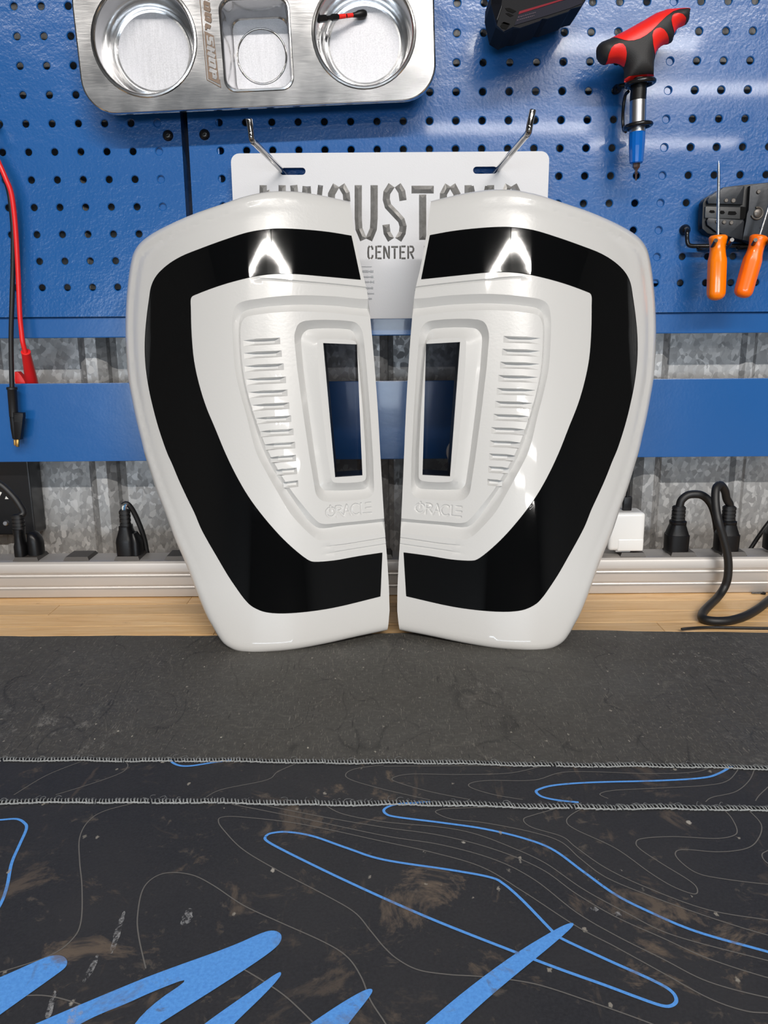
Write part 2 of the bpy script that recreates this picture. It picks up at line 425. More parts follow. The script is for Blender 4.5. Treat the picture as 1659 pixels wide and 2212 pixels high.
def resample(pts, step, closed=True):
    p = [np.array(q, float) for q in pts]
    if closed: p = p + [p[0]]
    out = []
    for a, b in zip(p[:-1], p[1:]):
        n = max(1, int(np.ceil(np.linalg.norm(b - a) / step)))
        out += [a + (b - a) * k / n for k in range(n)]
    if not closed: out.append(p[-1])
    return out
def sub(v, f, name, mat, parent, smooth=0):
    """object from a subset of faces of a shared vertex list"""
    f = np.array(f); u, inv = np.unique(f.ravel(), return_inverse=True)
    return mk(name, np.array(v)[u], inv.reshape(f.shape), mat, parent, smooth, recalc=False)

# ------------------------------------------------------------------ room shell
YW = 0.885
def struct(name, vf, mat):
    return tag(mk(name, *vf, mat), kind='structure')
RX0, RX1, RY0, RZ0, RZ1 = -4.5, 5.5, -10.6, -0.92, 2.6
struct('floor', box(RX0, RX1, RY0, YW + 0.1, RZ0 - 0.1, RZ0), M['room_floor'])
struct('ceiling', box(RX0, RX1, RY0, YW + 0.1, RZ1, RZ1 + 0.1), M['room_ceiling'])
struct('wall_left', box(RX0 - 0.1, RX0, RY0, YW + 0.1, RZ0, RZ1), M['room_wall'])
struct('wall_right', box(RX1, RX1 + 0.1, RY0, YW + 0.1, RZ0, RZ1), M['room_wall'])
struct('wall_front', box(RX0, RX1, RY0 - 0.1, RY0, RZ0, RZ1), M['room_wall'])
# ribbed galvanized sheet behind the bench: major rib every 12 inches, two small stiffeners between
prof = []
xr0 = at_y(236, 1050, YW)[0]
x = xr0 - 0.3048 * 14
def add(dx, dy): prof.append((x + dx, YW - dy))
while x < RX1:
    add(-0.021, 0); add(-0.0155, 0.004); add(-0.0145, 0.013); add(-0.006, 0.021); add(0.006, 0.021); add(0.0145, 0.013); add(0.0155, 0.004); add(0.021, 0)
    for c in (0.108, 0.190):
        add(c - 0.009, 0); add(c - 0.004, 0.004); add(c + 0.004, 0.004); add(c + 0.009, 0)
    x += 0.3048
prof = [p for p in prof if RX0 < p[0] < RX1]
wv, wf = [], []
for i, (a, b) in enumerate(prof):
    wv += [(a, b, RZ0), (a, b, RZ1)]
    if i: wf.append((2 * i - 2, 2 * i, 2 * i + 1, 2 * i - 1))
n0 = len(wv); wv += [(prof[0][0], YW + 0.03, RZ0), (prof[0][0], YW + 0.03, RZ1), (prof[-1][0], YW + 0.03, RZ0), (prof[-1][0], YW + 0.03, RZ1)]
wf += [(n0, n0 + 1, n0 + 3, n0 + 2)]
struct('wall_back', (wv, wf), M['galv'])

# ------------------------------------------------------------------ workbench
bench = thing('workbench', (0, 0.45, 0), 'wooden butcher-block workbench with a strip of bare maple under the power strip', 'workbench')
BX0, BX1, BY0, BY1, BT = -0.95, 0.95, 0.05, 0.862, 0.045
YS = 0.585                                   # staves are single pieces behind this line, one core slab in front of it
mk('worktop_core', *box(BX0, BX1, BY0, YS, -BT, -0.0004, 0.002), M['wood'], bench)
rows = [at_z(300, y, 0)[1] for y in (1372, 1352, 1327, 1305)]     # glue lines seen in the bare strip
ys = [YS, YS + 0.035] + [r for r in rows] + [BY1]
ys = sorted(set(round(v, 4) for v in ys)); clean = [ys[0]]
for v in ys[1:]:
    if v - clean[-1] > 0.012: clean.append(v)
while clean[-1] - clean[-2] > 0.05: clean.insert(-1, clean[-2] + 0.036)
random.seed(11)
for a, b in zip(clean[:-1], clean[1:]):
    x = BX0 - random.uniform(0, 0.25)
    while x < BX1:
        L = random.uniform(0.22, 0.5); x0, x1 = max(x, BX0), min(x + L, BX1)
        if x1 - x0 > 0.02: mk('stave', *box(x0 + 0.0001, x1 - 0.0001, a + 0.00012, b - 0.00012, -BT, random.uniform(-0.00015, 0.0001), 0.0004, 1), M['wood'], bench)
        x += L
for sx in (BX0 + 0.06, BX1 - 0.06):
    for sy in (BY0 + 0.08, BY1 - 0.06):
        mk('leg', *box(sx - 0.03, sx + 0.03, sy - 0.03, sy + 0.03, RZ0, -BT, 0.003), M['bench_steel'], bench)

# ------------------------------------------------------------------ mats
def grid_sheet(x0, x1, y0, yback, z0, z1, nx=90, wave=0.0):
    """thin sheet whose back edge follows yback(x)"""
    v, f = [], []
    for i in range(nx + 1):
        x = x0 + (x1 - x0) * i / nx; yb = yback(x)
        v += [(x, y0, z1), (x, yb - 0.0012, z1), (x, yb, z1 - 0.0008), (x, yb, z0), (x, y0, z0)]
    for i in range(nx):
        for k in range(5):
            k2 = (k + 1) % 5; f.append((5 * i + k, 5 * i + k2, 5 * i + 5 + k2, 5 * i + 5 + k))
    f += [(0, 1, 2, 3, 4), tuple(5 * nx + k for k in range(5))]
    return v, f
def edge_fn(pxpts, z):
    p = np.array([at_z(a, b, z)[:2] for a, b in pxpts])
    def fn(x):
        return float(np.interp(x, p[:, 0], p[:, 1])) + 0.0006 * math.sin(x * 47) + 0.0004 * math.sin(x * 131 + 1)
    return fn
ZR, ZL, ZU = 0.002, 0.0052, 0.0084
rb = edge_fn([(-300, 1374), (0, 1373), (450, 1372), (840, 1367), (1250, 1360), (1659, 1366), (1900, 1367)], ZR)
o = mk('rubber_sheet', *grid_sheet(-0.7, 0.7, 0.1, rb, 0.0001, ZR), M['rubber_mat'])
tag(o, 'scuffed plain black rubber sheet lying on the bench under both tail lights', 'mat')
lower = edge_fn([(-200, 1642), (0, 1641), (180, 1638), (420, 1641), (829, 1644), (1200, 1650), (1659, 1656), (1900, 1659)], ZL)
upper = edge_fn([(-200, 1733), (0, 1731), (170, 1726), (300, 1729), (829, 1733), (1100, 1738), (1659, 1746), (1900, 1750)], ZU)
def printed_mat(edge, z0, z1, label):
    t = thing('printed_mat', (0, 0.3, z0), label, 'mat', 'printed desk mats')
    mk('mat_body', *grid_sheet(-0.6, 0.6, 0.1, edge, z0, z1, 160), M['topo'], t)
    mb = MB(); x = -0.36; k = 0
    path = [(xx, edge(xx) - 0.0002, z1 - 0.0011) for xx in np.linspace(-0.45, 0.45, 220)]
    mk('edge_binding', *tube(path, 0.0014, 8), M['black_rubber'], t, 60)
    rnd = random.Random(3)
    while x < 0.36:
        y = edge(x); j = rnd.uniform(-0.0004, 0.0004); w = rnd.uniform(0.00028, 0.00055); sl_ = rnd.uniform(-.0004, .0008)
        pts = [(x + 0.0006 + sl_, y - 0.0032 + j, z1 + 0.0002), (x + 0.0001, y - 0.0012, z1 + 0.0008 + rnd.uniform(0, .0004)), (x - 0.0004, y + 0.0012 + j, z1 + 0.0001), (x - 0.0006, y + 0.0018, z0 + 0.0008)]
        mb.add(tube(spline(pts, 2), w, 5))
        if rnd.random() < 0.35:      # loose fibres standing off the stitching
            a, l = rnd.uniform(0.2, 2.9), rnd.uniform(0.002, 0.0045); c_ = rnd.uniform(-1, 1)
            mb.add(tube(spline([(x, y + .001, z1), (x + l * .5 * math.cos(a), y + l * .5 * math.sin(a), z1 + 0.0009), (x + l * math.cos(a + c_ * .6), y + l * math.sin(a + c_ * .6), z1 + 0.0006), (x + l * 1.3 * math.cos(a + c_), y + l * 1.3 * math.sin(a + c_), z1 - .0002)], 3), 0.00007, 3))
        if rnd.random() < 0.95:     # looper thread running along the front of the edge
            mb.add(tube([(x - 0.0009, y - 0.0031 + j, z1 + 0.0003), (x + 0.0004, y - 0.0036 + j, z1 + 0.0008), (x + 0.0013, y - 0.0030, z1 + 0.0003)], 0.0005, 4))
        x += rnd.uniform(0.0016, 0.0023)
    s = mb.make('edge_stitching', M['thread'], t, 60); s['kind'] = 'stuff'
    return t
mat_low = printed_mat(lower, ZR, ZL, 'printed black mat showing as the narrow strip between the two stitched edges')
mat_up = printed_mat(upper, ZL, ZU, 'printed black mat with thick blue strokes, nearest the camera and on top')

def ribbon(pts, w, z, closed=False):
    p = [np.array(q[:2]) for q in pts]; n = len(p); v, f = [], []
    for i in range(n):
        a = p[(i - 1) % n] if closed or i else p[i]; b = p[(i + 1) % n] if closed or i < n - 1 else p[i]
        t = b - a; t = t / (np.linalg.norm(t) + 1e-9); nn = np.array([-t[1], t[0]])
        v += [(*(p[i] + nn * w), z), (*(p[i] - nn * w), z)]
    for i in range(n - 1 + (1 if closed else 0)):
        j = (i + 1) % n; f.append((2 * i, 2 * i + 1, 2 * j + 1, 2 * j))
    return v, f
def lines(polys, z, w):
    mb = MB()
    for pl in polys:
        mb.add(ribbon(spline([at_z(a, b, z) for a, b in pl], 8), w, z))
    return mb
zg, zb = ZU + 0.00012, ZU + 0.0002
GREY_UP = [
 [(300,1732),(225,1752),(190,1775),(172,1810),(172,1860),(177,1915),(175,1990),(155,2030),(105,2065),(0,2100),(-80,2120)],
 [(315,2092),(300,2025),(297,1980),(307,1925),(330,1897),(365,1885),(415,1890),(460,1912),(525,1955),(600,1990),(700,2035),(750,2067),(780,2110),(800,2160),(829,2205),(850,2240)],
 [(1760,2190),(1659,2188),(1604,2182),(1529,2155),(1429,2100),(1329,2045),(1244,2000),(1129,1925),(1039,1872),(929,1840),(829,1818),(650,1780),(525,1765),(480,1765),(472,1775),(485,1795),(525,1835),(600,1880),(700,1932),(765,1970),(800,2010),(829,2045),(859,2072),(904,2095),(969,2105),(1044,2110),(1154,2125),(1279,2165),(1404,2210),(1500,2250)],
 [(500,1737),(650,1767),(829,1805),(954,1825),(1069,1857),(1154,1900),(1244,1970),(1329,2020),(1429,2070),(1529,2120),(1659,2155),(1760,2170)],
 [(575,1740),(700,1765),(829,1787),(954,1805),(1069,1835),(1169,1877),(1244,1930),(1329,1980),(1429,2025),(1529,2070),(1659,2112),(1760,2135)],
 [(700,1737),(740,1758),(829,1775),(954,1787),(1029,1802),(1109,1832),(1179,1865),(1259,1920),(1354,1972),(1454,2020),(1659,2075),(1760,2100)],
 [(1109,1742),(979,1746),(946,1750),(944,1757),(979,1770),(1044,1777),(1139,1795),(1209,1817),(1254,1855),(1309,1895),(1404,1935),(1529,1980),(1659,2020),(1760,2040)],
 [(1219,1742),(1154,1760),(1131,1770),(1149,1787),(1214,1807),(1244,1830),(1309,1875),(1404,1920),(1529,1965),(1659,1987),(1760,2000)],
 [(1264,1743),(1234,1760),(1224,1775),(1244,1792),(1329,1832),(1404,1885),(1454,1915),(1499,1931),(1506,1920),(1489,1902),(1429,1865),(1384,1835),(1374,1820),(1389,1811),(1454,1807),(1544,1811),(1584,1805),(1592,1792),(1579,1765),(1561,1747)],
 [(1616,1749),(1644,1780),(1639,1810),(1614,1832),(1554,1840),(1479,1835),(1459,1842),(1469,1860),(1504,1885),(1554,1897),(1659,1910),(1760,1915)],
 [(1700,1820),(1659,1837),(1646,1847),(1659,1865),(1700,1880)],
 [(0,2155),(90,2150),(160,2165),(220,2190)],
 [(520,2090),(570,2120),(620,2155),(680,2212)],
]
for pl in GREY_UP: lines([pl], zg, 0.00028).make('grey_contour_line', M['light_grey'], mat_up)
BLUE_UP = [
 [(929,1732),(859,1737),(831,1747),(834,1758),(859,1765),(954,1777),(1044,1790),(1129,1810),(1194,1835),(1259,1882),(1329,1932),(1404,1970),(1504,2012),(1659,2056),(1760,2085)],
 [(-60,1775),(0,1771),(35,1769),(52,1777),(57,1790),(42,1825),(25,1865),(15,1915),(0,1955),(-25,1990)],
]
LOOP = [(573,1807),(585,1822),(700,1880),(829,1940),(949,1992),(1114,2057),(1214,2095),(1304,2127),(1379,2155),(1429,2172),(1451,2172),(1461,2160),(1449,2140),(1409,2117),(1309,2072),(1209,2025),(1189,2007),(1129,1945),(1089,1910),(1059,1895),(979,1880),(829,1857),(750,1832),(675,1806),(620,1797),(585,1800),(573,1807)]
for pl in BLUE_UP: lines([pl], zb, 0.00075).make('blue_contour_line', M['print_blue'], mat_up)
lines([LOOP], zb, 0.00072).make('blue_contour_line', M['print_blue'], mat_up)
STROKES = [
 [(-120,2160),(0,2112),(100,2067),(120,2063),(137,2065),(146,2075),(144,2088),(130,2100),(0,2192),(-120,2280)],
 [(40,2230),(75,2212),(270,2130),(345,2100),(500,2045),(565,2015),(590,2009),(607,2016),(609,2030),(597,2048),(530,2095),(345,2212),(300,2240),(270,2240),(320,2175),(422,2107),(330,2142),(270,2170),(210,2193),(150,2225)],
 [(410,2240),(440,2212),(565,2125),(600,2101),(608,2100),(606,2110),(575,2145),(505,2212),(480,2240)],
 [(630,2240),(670,2212),(740,2165),(790,2137),(807,2136),(800,2152),(752,2212),(735,2240)],
 [(885,2240),(919,2212),(1004,2140),(1109,2062),(1199,2008),(1229,1994),(1240,1994),(1237,2003),(1189,2045),(1109,2110),(1044,2165),(994,2212),(960,2245)],
]
for sp in STROKES:
    for _ in range(2): sp = [p for a, b in zip(sp, sp[1:] + sp[:1]) for p in ((a[0] * .75 + b[0] * .25, a[1] * .75 + b[1] * .25), (a[0] * .25 + b[0] * .75, a[1] * .25 + b[1] * .75))]
    q = [at_z(a, b, zb)[:2] for a, b in sp]; vv, ff = cdt([(resample(q, 0.004), True)], [])
    ff = ff[inside(q, vv[ff].mean(1))]
    sub([(a, b, zb + 0.0001) for a, b in vv], ff, 'blue_stroke_print', M['print_blue'], mat_up)
def chalk():
    t = NT('chalky_scuff'); o = t.t.nodes['Material Output']; n = t.noise(420, 4, 0.8, stretch=(1, 0.8, 1)); t.base(srgb(190, 192, 196)); t.rough(0.8)
    tr = t.n('ShaderNodeBsdfTransparent'); mx = t.n('ShaderNodeMixShader'); t.l(t.ramp(n, [(0.46, (0, 0, 0)), (0.62, (0.5,) * 3)]), mx.inputs[0])
    t.l(tr.outputs[0], mx.inputs[1]); t.l(t.b.outputs[0], mx.inputs[2]); t.l(mx.outputs[0], o.inputs['Surface']); return t.m
M['chalk'] = chalk()
for pl, w in (([(269,1968),(258,2000),(248,2035),(240,2060)], .0013), ([(410,1962),(403,1985),(396,2000)], .0022), ([(211,2062),(196,2095),(180,2122)], .0013), ([(119,2140),(108,2180),(102,2200)], .0012), ([(170,2170),(160,2195),(150,2212)], .0025), ([(1289,1961),(1280,1966)], .0018), ([(1340,1973),(1325,1977)], .0018)):
    cv, cf = ribbon(spline([at_z(a, b, zb + .0003) for a, b in pl], 5), 1.0, zb + .0003); m_ = len(cv) // 2; cr_ = random.Random(m_ * 7 + int(pl[0][0]))
    for i in range(m_):
        a, b = np.array(cv[2 * i]), np.array(cv[2 * i + 1]); c = (a + b) / 2; k = w * (math.sin(math.pi * (i + .3) / (m_ - .4)) ** .6 if m_ > 2 else .8) * cr_.uniform(.75, 1.2)
        cv[2 * i], cv[2 * i + 1] = tuple(c + (a - c) * k), tuple(c + (b - c) * k)
    mk('chalky_scuff', cv, cf, M['chalk'], mat_up)
zg2, zb2 = ZL + 0.00012, ZL + 0.0002
GREY_LOW = [
 [(30,1717),(100,1675),(175,1645)], [(120,1717),(200,1692),(260,1670),(276,1655),(270,1643)], [(445,1722),(480,1705),(575,1685),(600,1667),(640,1649)],
 [(829,1652),(770,1660),(747,1672),(760,1685),(829,1705),(929,1728)],
 [(829,1655),(979,1654),(1100,1653)],
 [(1169,1655),(1099,1670),(989,1673),(889,1672),(849,1680),(859,1690),(929,1710),(1014,1727)],
 [(1539,1654),(1504,1667),(1404,1671),(1229,1667),(1154,1685),(1054,1686),(1016,1692),(1019,1702),(1069,1717),(1129,1727)],
 [(1599,1655),(1574,1685),(1529,1696),(1429,1702),(1329,1707),(1296,1715),(1314,1725)],
 [(1631,1657),(1619,1685),(1589,1710),(1539,1722),(1524,1732)], [(1680,1680),(1659,1700),(1640,1718),(1632,1730)],
]
for pl in GREY_LOW: lines([pl], zg2, 0.00028).make('grey_contour_line', M['light_grey'], mat_low)
BLUE_LOW = [[(1580,1655),(1554,1670),(1519,1680),(1429,1686),(1279,1690),(1199,1696),(1164,1705),(1159,1712),(1174,1722),(1209,1729),(1250,1733)],
            [(368,1641),(374,1648),(390,1654),(415,1654),(460,1647),(500,1642)]]
for pl in BLUE_LOW: lines([pl], zb2, 0.0008).make('blue_contour_line', M['print_blue'], mat_low)

# ------------------------------------------------------------------ pegboard
PX0, PZ0, HP = -0.3433, CAMZ + 0.04566, 0.0254
def pegboard(name, label, x_first, n, xa, xb, screws):
    t = thing(name, ((xa + xb) / 2, YB, 0.277), label, 'pegboard', 'blue pegboards')
    v, f, vid = [], [], {}
    def V(x, y, z):
        k = (round(x, 6), round(y, 6), round(z, 6))
        if k not in vid: vid[k] = len(v); v.append((x, y, z))
        return vid[k]
    R, R2, NS, NR = 0.0042, 0.0034, 16, 17
    for i in range(n):
        for j in range(NR):
            cx, cz = x_first + HP * i, PZ0 + HP * j
            xs, xe = (xa if i == 0 else cx - HP / 2), (xb if i == n - 1 else cx + HP / 2)
            zs = 0.277 if j == 0 else cz - HP / 2; ze = cz + HP / 2
            cr = [V(xe, YB, ze), V(xs, YB, ze), V(xs, YB, zs), V(xe, YB, zs)]
            ring = [[V(cx + r * math.cos(2 * math.pi * k / NS), YB + d, cz + r * math.sin(2 * math.pi * k / NS)) for k in range(NS)] for r, d in ((R, 0), (R2, 0.0006), (R2, 0.0020))]
            for k in range(NS):
                k2 = (k + 1) % NS; q = k // 4
                f.append((ring[0][k], ring[0][k2], cr[q]))
                for m in (0, 1): f.append((ring[m][k], ring[m + 1][k], ring[m + 1][k2], ring[m][k2]))
            for q in range(4):
                f.append((cr[q - 1], ring[0][(q * 4) % NS], cr[q]))
    top = PZ0 + HP * (NR - 1) + HP / 2
    o = len(v); d = 0.016                         # folded rims going back towards the wall
    v += [(xa, YB, 0.277), (xb, YB, 0.277), (xb, YB, top), (xa, YB, top), (xa, YB + d, 0.277), (xb, YB + d, 0.277), (xb, YB + d, top), (xa, YB + d, top)]
    f += [(o, o + 1, o + 5, o + 4), (o + 1, o + 2, o + 6, o + 5), (o + 2, o + 3, o + 7, o + 6), (o + 3, o, o + 4, o + 7)]
    mk('perforated_sheet', v, f, M['blue'], t, 12)
    for (px, py) in screws:
        p = at_y(px, py, YB); mm = m_per_px(p); mbs = MB()
        mbs.add(lathe(p + [0, 0.0004, 0], p + [0, -0.0035, 0], [(0, 11.5 * mm), (0.3, 11.5 * mm), (0.75, 9 * mm), (0.98, 5 * mm), (0.98, 3.4 * mm), (0.5, 3 * mm)], 20))
        mbs.make('button_screw', M['black_metal'], t, 40)
    return t
pegboard('pegboard', 'blue perforated pegboard panel left of the dark vertical seam', PX0 - HP * 11, 17, PX0 - HP * 11.5, -0.1935, [(363, 293)])
pegboard('pegboard', 'blue perforated pegboard panel right of the dark vertical seam, behind the sign', PX0 + 0.18686, 28, -0.1868, PX0 + 0.18686 + HP * 27.5, [(442, 291)])
frame = thing('wall_rack', (0, YB + 0.01, 0.25), 'blue steel rack holding the pegboards, its crossbar showing just below them', 'rack')
mk('crossbar', *box(-0.9, 0.9, YB + 0.0035, YB + 0.016, 0.256, 0.2765, 0.001), M['blue_smooth'], frame)
mk('crossbar_lip', *box(-0.9, 0.9, YB + 0.0165, YB + 0.026, 0.262, 0.3046, 0.001), M['blue'], frame)
for (a, b) in ((-0.2215, -0.1945), (-0.1855, -0.158), (0.2625, 0.290)):
    mk('upright', *box(a, b, YB + 0.0023, YB + 0.052, 0.3055, 0.72, 0.001), M['blue_smooth'], frame)
for (a, b) in ((0.58, 0.62), (-0.66, -0.62)):
    mk('upright', *box(a, b, YB + 0.0266, YB + 0.034, -0.0005, 0.72, 0.001), M['blue_smooth'], frame)
rail = mk('tool_rail', *MB().add(box(-0.9, 0.9, YB - 0.001, YB + 0.0008, 0.1285, 0.2103, 0.0006)).add(box(-0.9, 0.9, YB - 0.0005, YB + 0.012, 0.1285, 0.1299, 0.0004)).add(box(-0.9, 0.9, YB - 0.0005, YB + 0.006, 0.2088, 0.2102, 0.0004)).__dict__.values(), M['blue_smooth'])
tag(rail, 'plain blue steel rail running across below the pegboard, above the power strip', 'rail')
for sx in (-0.63, 0.59): mk('rail_bracket', *box(sx, sx + 0.03, YB + 0.0125, YB + 0.0161, 0.13, 0.209, 0.0005), M['blue'], rail)

# ------------------------------------------------------------------ steel sign on two chrome hooks
YP = 0.8097
plate = thing('sign_plate', at_y(843, 688, YP), 'light grey metal sign plate with cut letters, hanging on two chrome hooks', 'sign')
pc = [at_y(498, 331, YP), at_y(1187, 327, YP)]
x0, x1, zt, zbm = pc[0][0], pc[1][0], (pc[0][2] + pc[1][2]) / 2, at_y(843, 688, YP)[2]
def rrect(xa, xb, za, zb, r, n=6):
    out = []
    for cx, cz, a0 in ((xb - r, zb - r, 0), (xa + r, zb - r, 90), (xa + r, za + r, 180), (xb - r, za + r, 270)):
        out += [(cx + r * math.cos(math.radians(a0 + 90 * k / n)), cz + r * math.sin(math.radians(a0 + 90 * k / n))) for k in range(n + 1)]
    return out
outl = rrect(x0, x1, zbm, zt, 0.008)
def slot(pl, pr, pt, pb):
    a = at_y(pl, (pt + pb) / 2, YP); b = at_y(pr, (pt + pb) / 2, YP); h = at_y(pl, pt, YP)[2] - at_y(pl, pb, YP)[2]
    return rrect(a[0], b[0], a[2] - h / 2, a[2] + h / 2, h * 0.495, 5)
slots = [slot(605, 660, 362.5, 378), slot(1022, 1074, 360, 375.5)]
vv, ff = cdt([(outl, True)] + [(s, True) for s in slots], [])
cen = vv[ff].mean(1); keep = inside(outl, cen)
for s in slots: keep &= ~inside(s, cen)
ff = ff[keep]; n = len(vv); V3 = [(a, YP, b) for a, b in vv] + [(a, YP + 0.0016, b) for a, b in vv]
F3 = [tuple(t) for t in ff] + [tuple(t + n)[::-1] for t in ff]
cnt = {}
for t in ff:
    for a, b in ((t[0], t[1]), (t[1], t[2]), (t[2], t[0])): cnt.setdefault((min(a, b), max(a, b)), []).append((a, b))
for k, e in cnt.items():
    if len(e) == 1: a, b = e[0]; F3.append((a, b, b + n, a + n))
M['plate'] = plain('pale_powder_coat', srgb(205, 205, 208), 0.42, bump=(1500, 0.12))
mk('plate_sheet', V3, F3, M['plate'], plate)
def vstroke(pts, hw, Y, rise):
    """milled V-shaped stroke: flat outline on the plate, crest standing proud, hipped ends"""
    p = [np.array(q, float) for q in pts]; n = len(p); v, f = [], []
    L, Rr, C = [], [], []
    for i in range(n):
        a = p[max(i - 1, 0)]; b = p[min(i + 1, n - 1)]; t = (b - a) / (np.linalg.norm(b - a) + 1e-12); nn = np.array([-t[1], t[0]])
        L.append(p[i] + nn * hw); Rr.append(p[i] - nn * hw); c = p[i].copy()
        if i == 0: c = c + t * min(hw, 0.45 * np.linalg.norm(p[1] - p[0]))
        if i == n - 1: c = c - t * min(hw, 0.45 * np.linalg.norm(p[-1] - p[-2]))
        C.append(c)
    for q in L: v.append((q[0], Y, q[1]))
    for q in Rr: v.append((q[0], Y, q[1]))
    for q in C: v.append((q[0], Y - rise, q[1]))
    for i in range(n - 1):
        f += [(i, i + 1, 2 * n + i + 1, 2 * n + i), (n + i, 2 * n + i, 2 * n + i + 1, n + i + 1)]
    f += [(0, 2 * n, n), (n - 1, 2 * n - 1, 3 * n - 1)]
    return v, f
GL = {
 'N': [[(.12,0),(.12,1)],[(.88,0),(.88,1)],[(.24,.9),(.76,.1)]],
 'W': [[(.08,1),(.27,0)],[(.47,.98),(.32,0)],[(.53,.98),(.68,0)],[(.92,1),(.73,0)]],
 'C': [[(.40,1),(.2,.84),(.17,.5),(.2,.16),(.40,0)],[(.62,1),(.82,.85),(.85,.70)],[(.62,0),(.82,.15),(.85,.3)]],
 'U': [[(.17,1),(.17,.4),(.2,.2),(.39,0)],[(.83,1),(.83,.4),(.8,.2),(.61,0)]],
 'S': [[(.38,1),(.19,.86),(.17,.74),(.24,.62),(.5,.49),(.76,.36),(.83,.25),(.80,.13),(.64,0)],[(.62,1),(.78,.88),(.83,.72)],[(.36,0),(.2,.13),(.16,.28)]],
 'T': [[(0.0,.92),(1.0,.92)],[(.5,.83),(.5,0)]],
 'O': [[(.41,1),(.19,.84),(.17,.5),(.19,.16),(.41,0)],[(.59,1),(.81,.84),(.83,.5),(.81,.16),(.59,0)]],
 'M': [[(.09,0),(.09,1)],[(.91,0),(.91,1)],[(.2,.98),(.47,.35)],[(.8,.98),(.53,.35)]],
 'E': [[(.12,1),(.12,0)],[(.3,.96),(.95,.96)],[(.3,.52),(.8,.52)],[(.3,.04),(.95,.04)]],
 'R': [[(.12,1),(.12,0)],[(.3,.96),(.75,.94),(.88,.8),(.85,.62),(.7,.52),(.3,.5)],[(.5,.45),(.88,0)]],
 'I': [[(.5,0),(.5,1)]],
}
def word(chars, boxes, top, bot, hwpx, rise, name):
    for ch, (a, b) in zip(chars, boxes):
        mb = MB()
        for k, st in enumerate(GL[ch]):
            hw = hwpx * (0.7 if ch in 'WM' and k > 1 else 1.0)
            pts = []
            for (u, w) in st:
                q = at_y(a + (b - a) * u, bot + (top - bot) * w, YP - 0.0002); pts.append((q[0], q[2]))
            mb.add(vstroke(pts, hw * m_per_px(at_y(843, 500, YP)), YP - 0.00015, rise))
        mb.make(name, M['facet'], plate)
word('NWCUSTOMS', [(562,616),(629,698),(706,757),(765,817),(825,880),(889,937),(949,996),(1006,1065),(1082,1126)], 400, 518, 7.7, 0.0016, 'letter')
word('CENTER', [(793,807),(811,825),(828,842),(845,860),(863,877),(880,895)], 531, 559, 2.0, 0.0006, 'small_letter')
word('I', [(912,924)], 531, 559, 2.0, 0.0006, 'small_letter')
M['emblem'] = plain('etched_grey', srgb(150, 151, 152), 0.4, metal=0.3)
mb = MB(); rnd = random.Random(5)                # small etched emblem, mostly hidden behind the left light
for r_, (y, xa, xb) in enumerate(((576, 782, 804), (586, 783, 807), (598, 785, 807), (609, 787, 807), (622, 789, 806), (634, 791, 808), (645, 793, 802))):
    x = xa
    while x < xb:
        h = rnd.uniform(1.5, 5.5) if r_ else 1.2; q = at_y(x, y + h / 2, YP - 0.0003); q2 = at_y(x + 1.6, y - h / 2, YP - 0.0003)
        mb.add(box(q[0], q2[0], YP - 0.0006, YP - 0.0001, q[2], q2[2])); x += 2.2
mb.make('etched_emblem', M['emblem'], plate)['kind'] = 'stuff'
for pl in ([(896, 627), (906, 614), (912, 612), (908, 622), (900, 630)], [(899, 638), (906, 634), (906, 646), (901, 641)]):
    mk('etched_mark', *slab(pl, YP - 0.0007, 0.0006), M['gunmetal'], plate)
def peg_hook(pxs, label):
    pts = [at_y(a, b, y) for a, b, y in pxs]; t = thing('chrome_hook', pts[0], label, 'hook', 'chrome hooks holding the sign')
    tip = pts[-1]; path = [pts[0] + np.array([0, 0.0165, 0]), pts[0], pts[1] + (pts[0] - pts[1]) * 0.08]
    bend = spline([path[-1], pts[1], pts[1] + (tip - pts[1]) * 0.35], 6)
    allp = [path[0], path[1]] + [np.array(q) for q in bend] + [tip + (pts[1] - tip) * 0.04, tip]
    mk('hook_rod', *tube(allp, [0.0026] * (len(allp) - 1) + [0.0021], 16), M['dark_chrome'], t, 50)
peg_hook([(616, 375.5, YB - 0.0002), (544.5, 303, 0.692), (537.5, 256, 0.688)], 'chrome hook at the left end of the sign plate')
peg_hook([(1070, 372, YB - 0.0002), (1141, 287, 0.668), (1151.5, 236, 0.664)], 'chrome hook at the right end of the sign plate')

# ------------------------------------------------------------------ stainless magnetic parts tray
YT, YF = 0.785, 0.8175
tray = thing('parts_tray', at_y(560, 230, YT), 'stainless steel tray with two round cups and one square cup, fixed high on the pegboard', 'tray')
ang = math.radians(1.9)
def tp(px, py, Y=YT): p = at_y(px, py, Y); return np.array([p[0], p[2]])
bl, br, lm, rm = tp(255, 243), tp(850, 216), tp(164, 60), tp(936, 60)
ux = (br - bl) / np.linalg.norm(br - bl); uz = np.array([-ux[1], ux[0]])
a0 = (lm - bl) @ ux; a1 = (rm - bl) @ ux; hgt = 0.118; rc = (bl - bl) @ ux - a0
loc = rrect(a0, a1, 0, hgt, min(rc, 0.047), 10)
toW = lambda q: bl + ux * q[0] + uz * q[1]
outl = [toW(q) for q in loc]
def circ(c, r, n=48): return [(c[0] + r * math.cos(2 * math.pi * k / n), c[1] + r * math.sin(2 * math.pi * k / n)) for k in range(n)]
mp = m_per_px(at_y(550, 90, YT))
cupL, cupR = tp(311, 86), tp(786, 70)
rL, rR = 115 * mp, 113 * mp
sqx0, sqx1, sqz0 = (tp(478, 100) - bl) @ ux, (tp(631, 100) - bl) @ ux, (tp(555, 198) - bl) @ uz
sq = [toW(q) for q in rrect(sqx0, sqx1, sqz0, sqz0 + 0.078, 0.011, 6)]
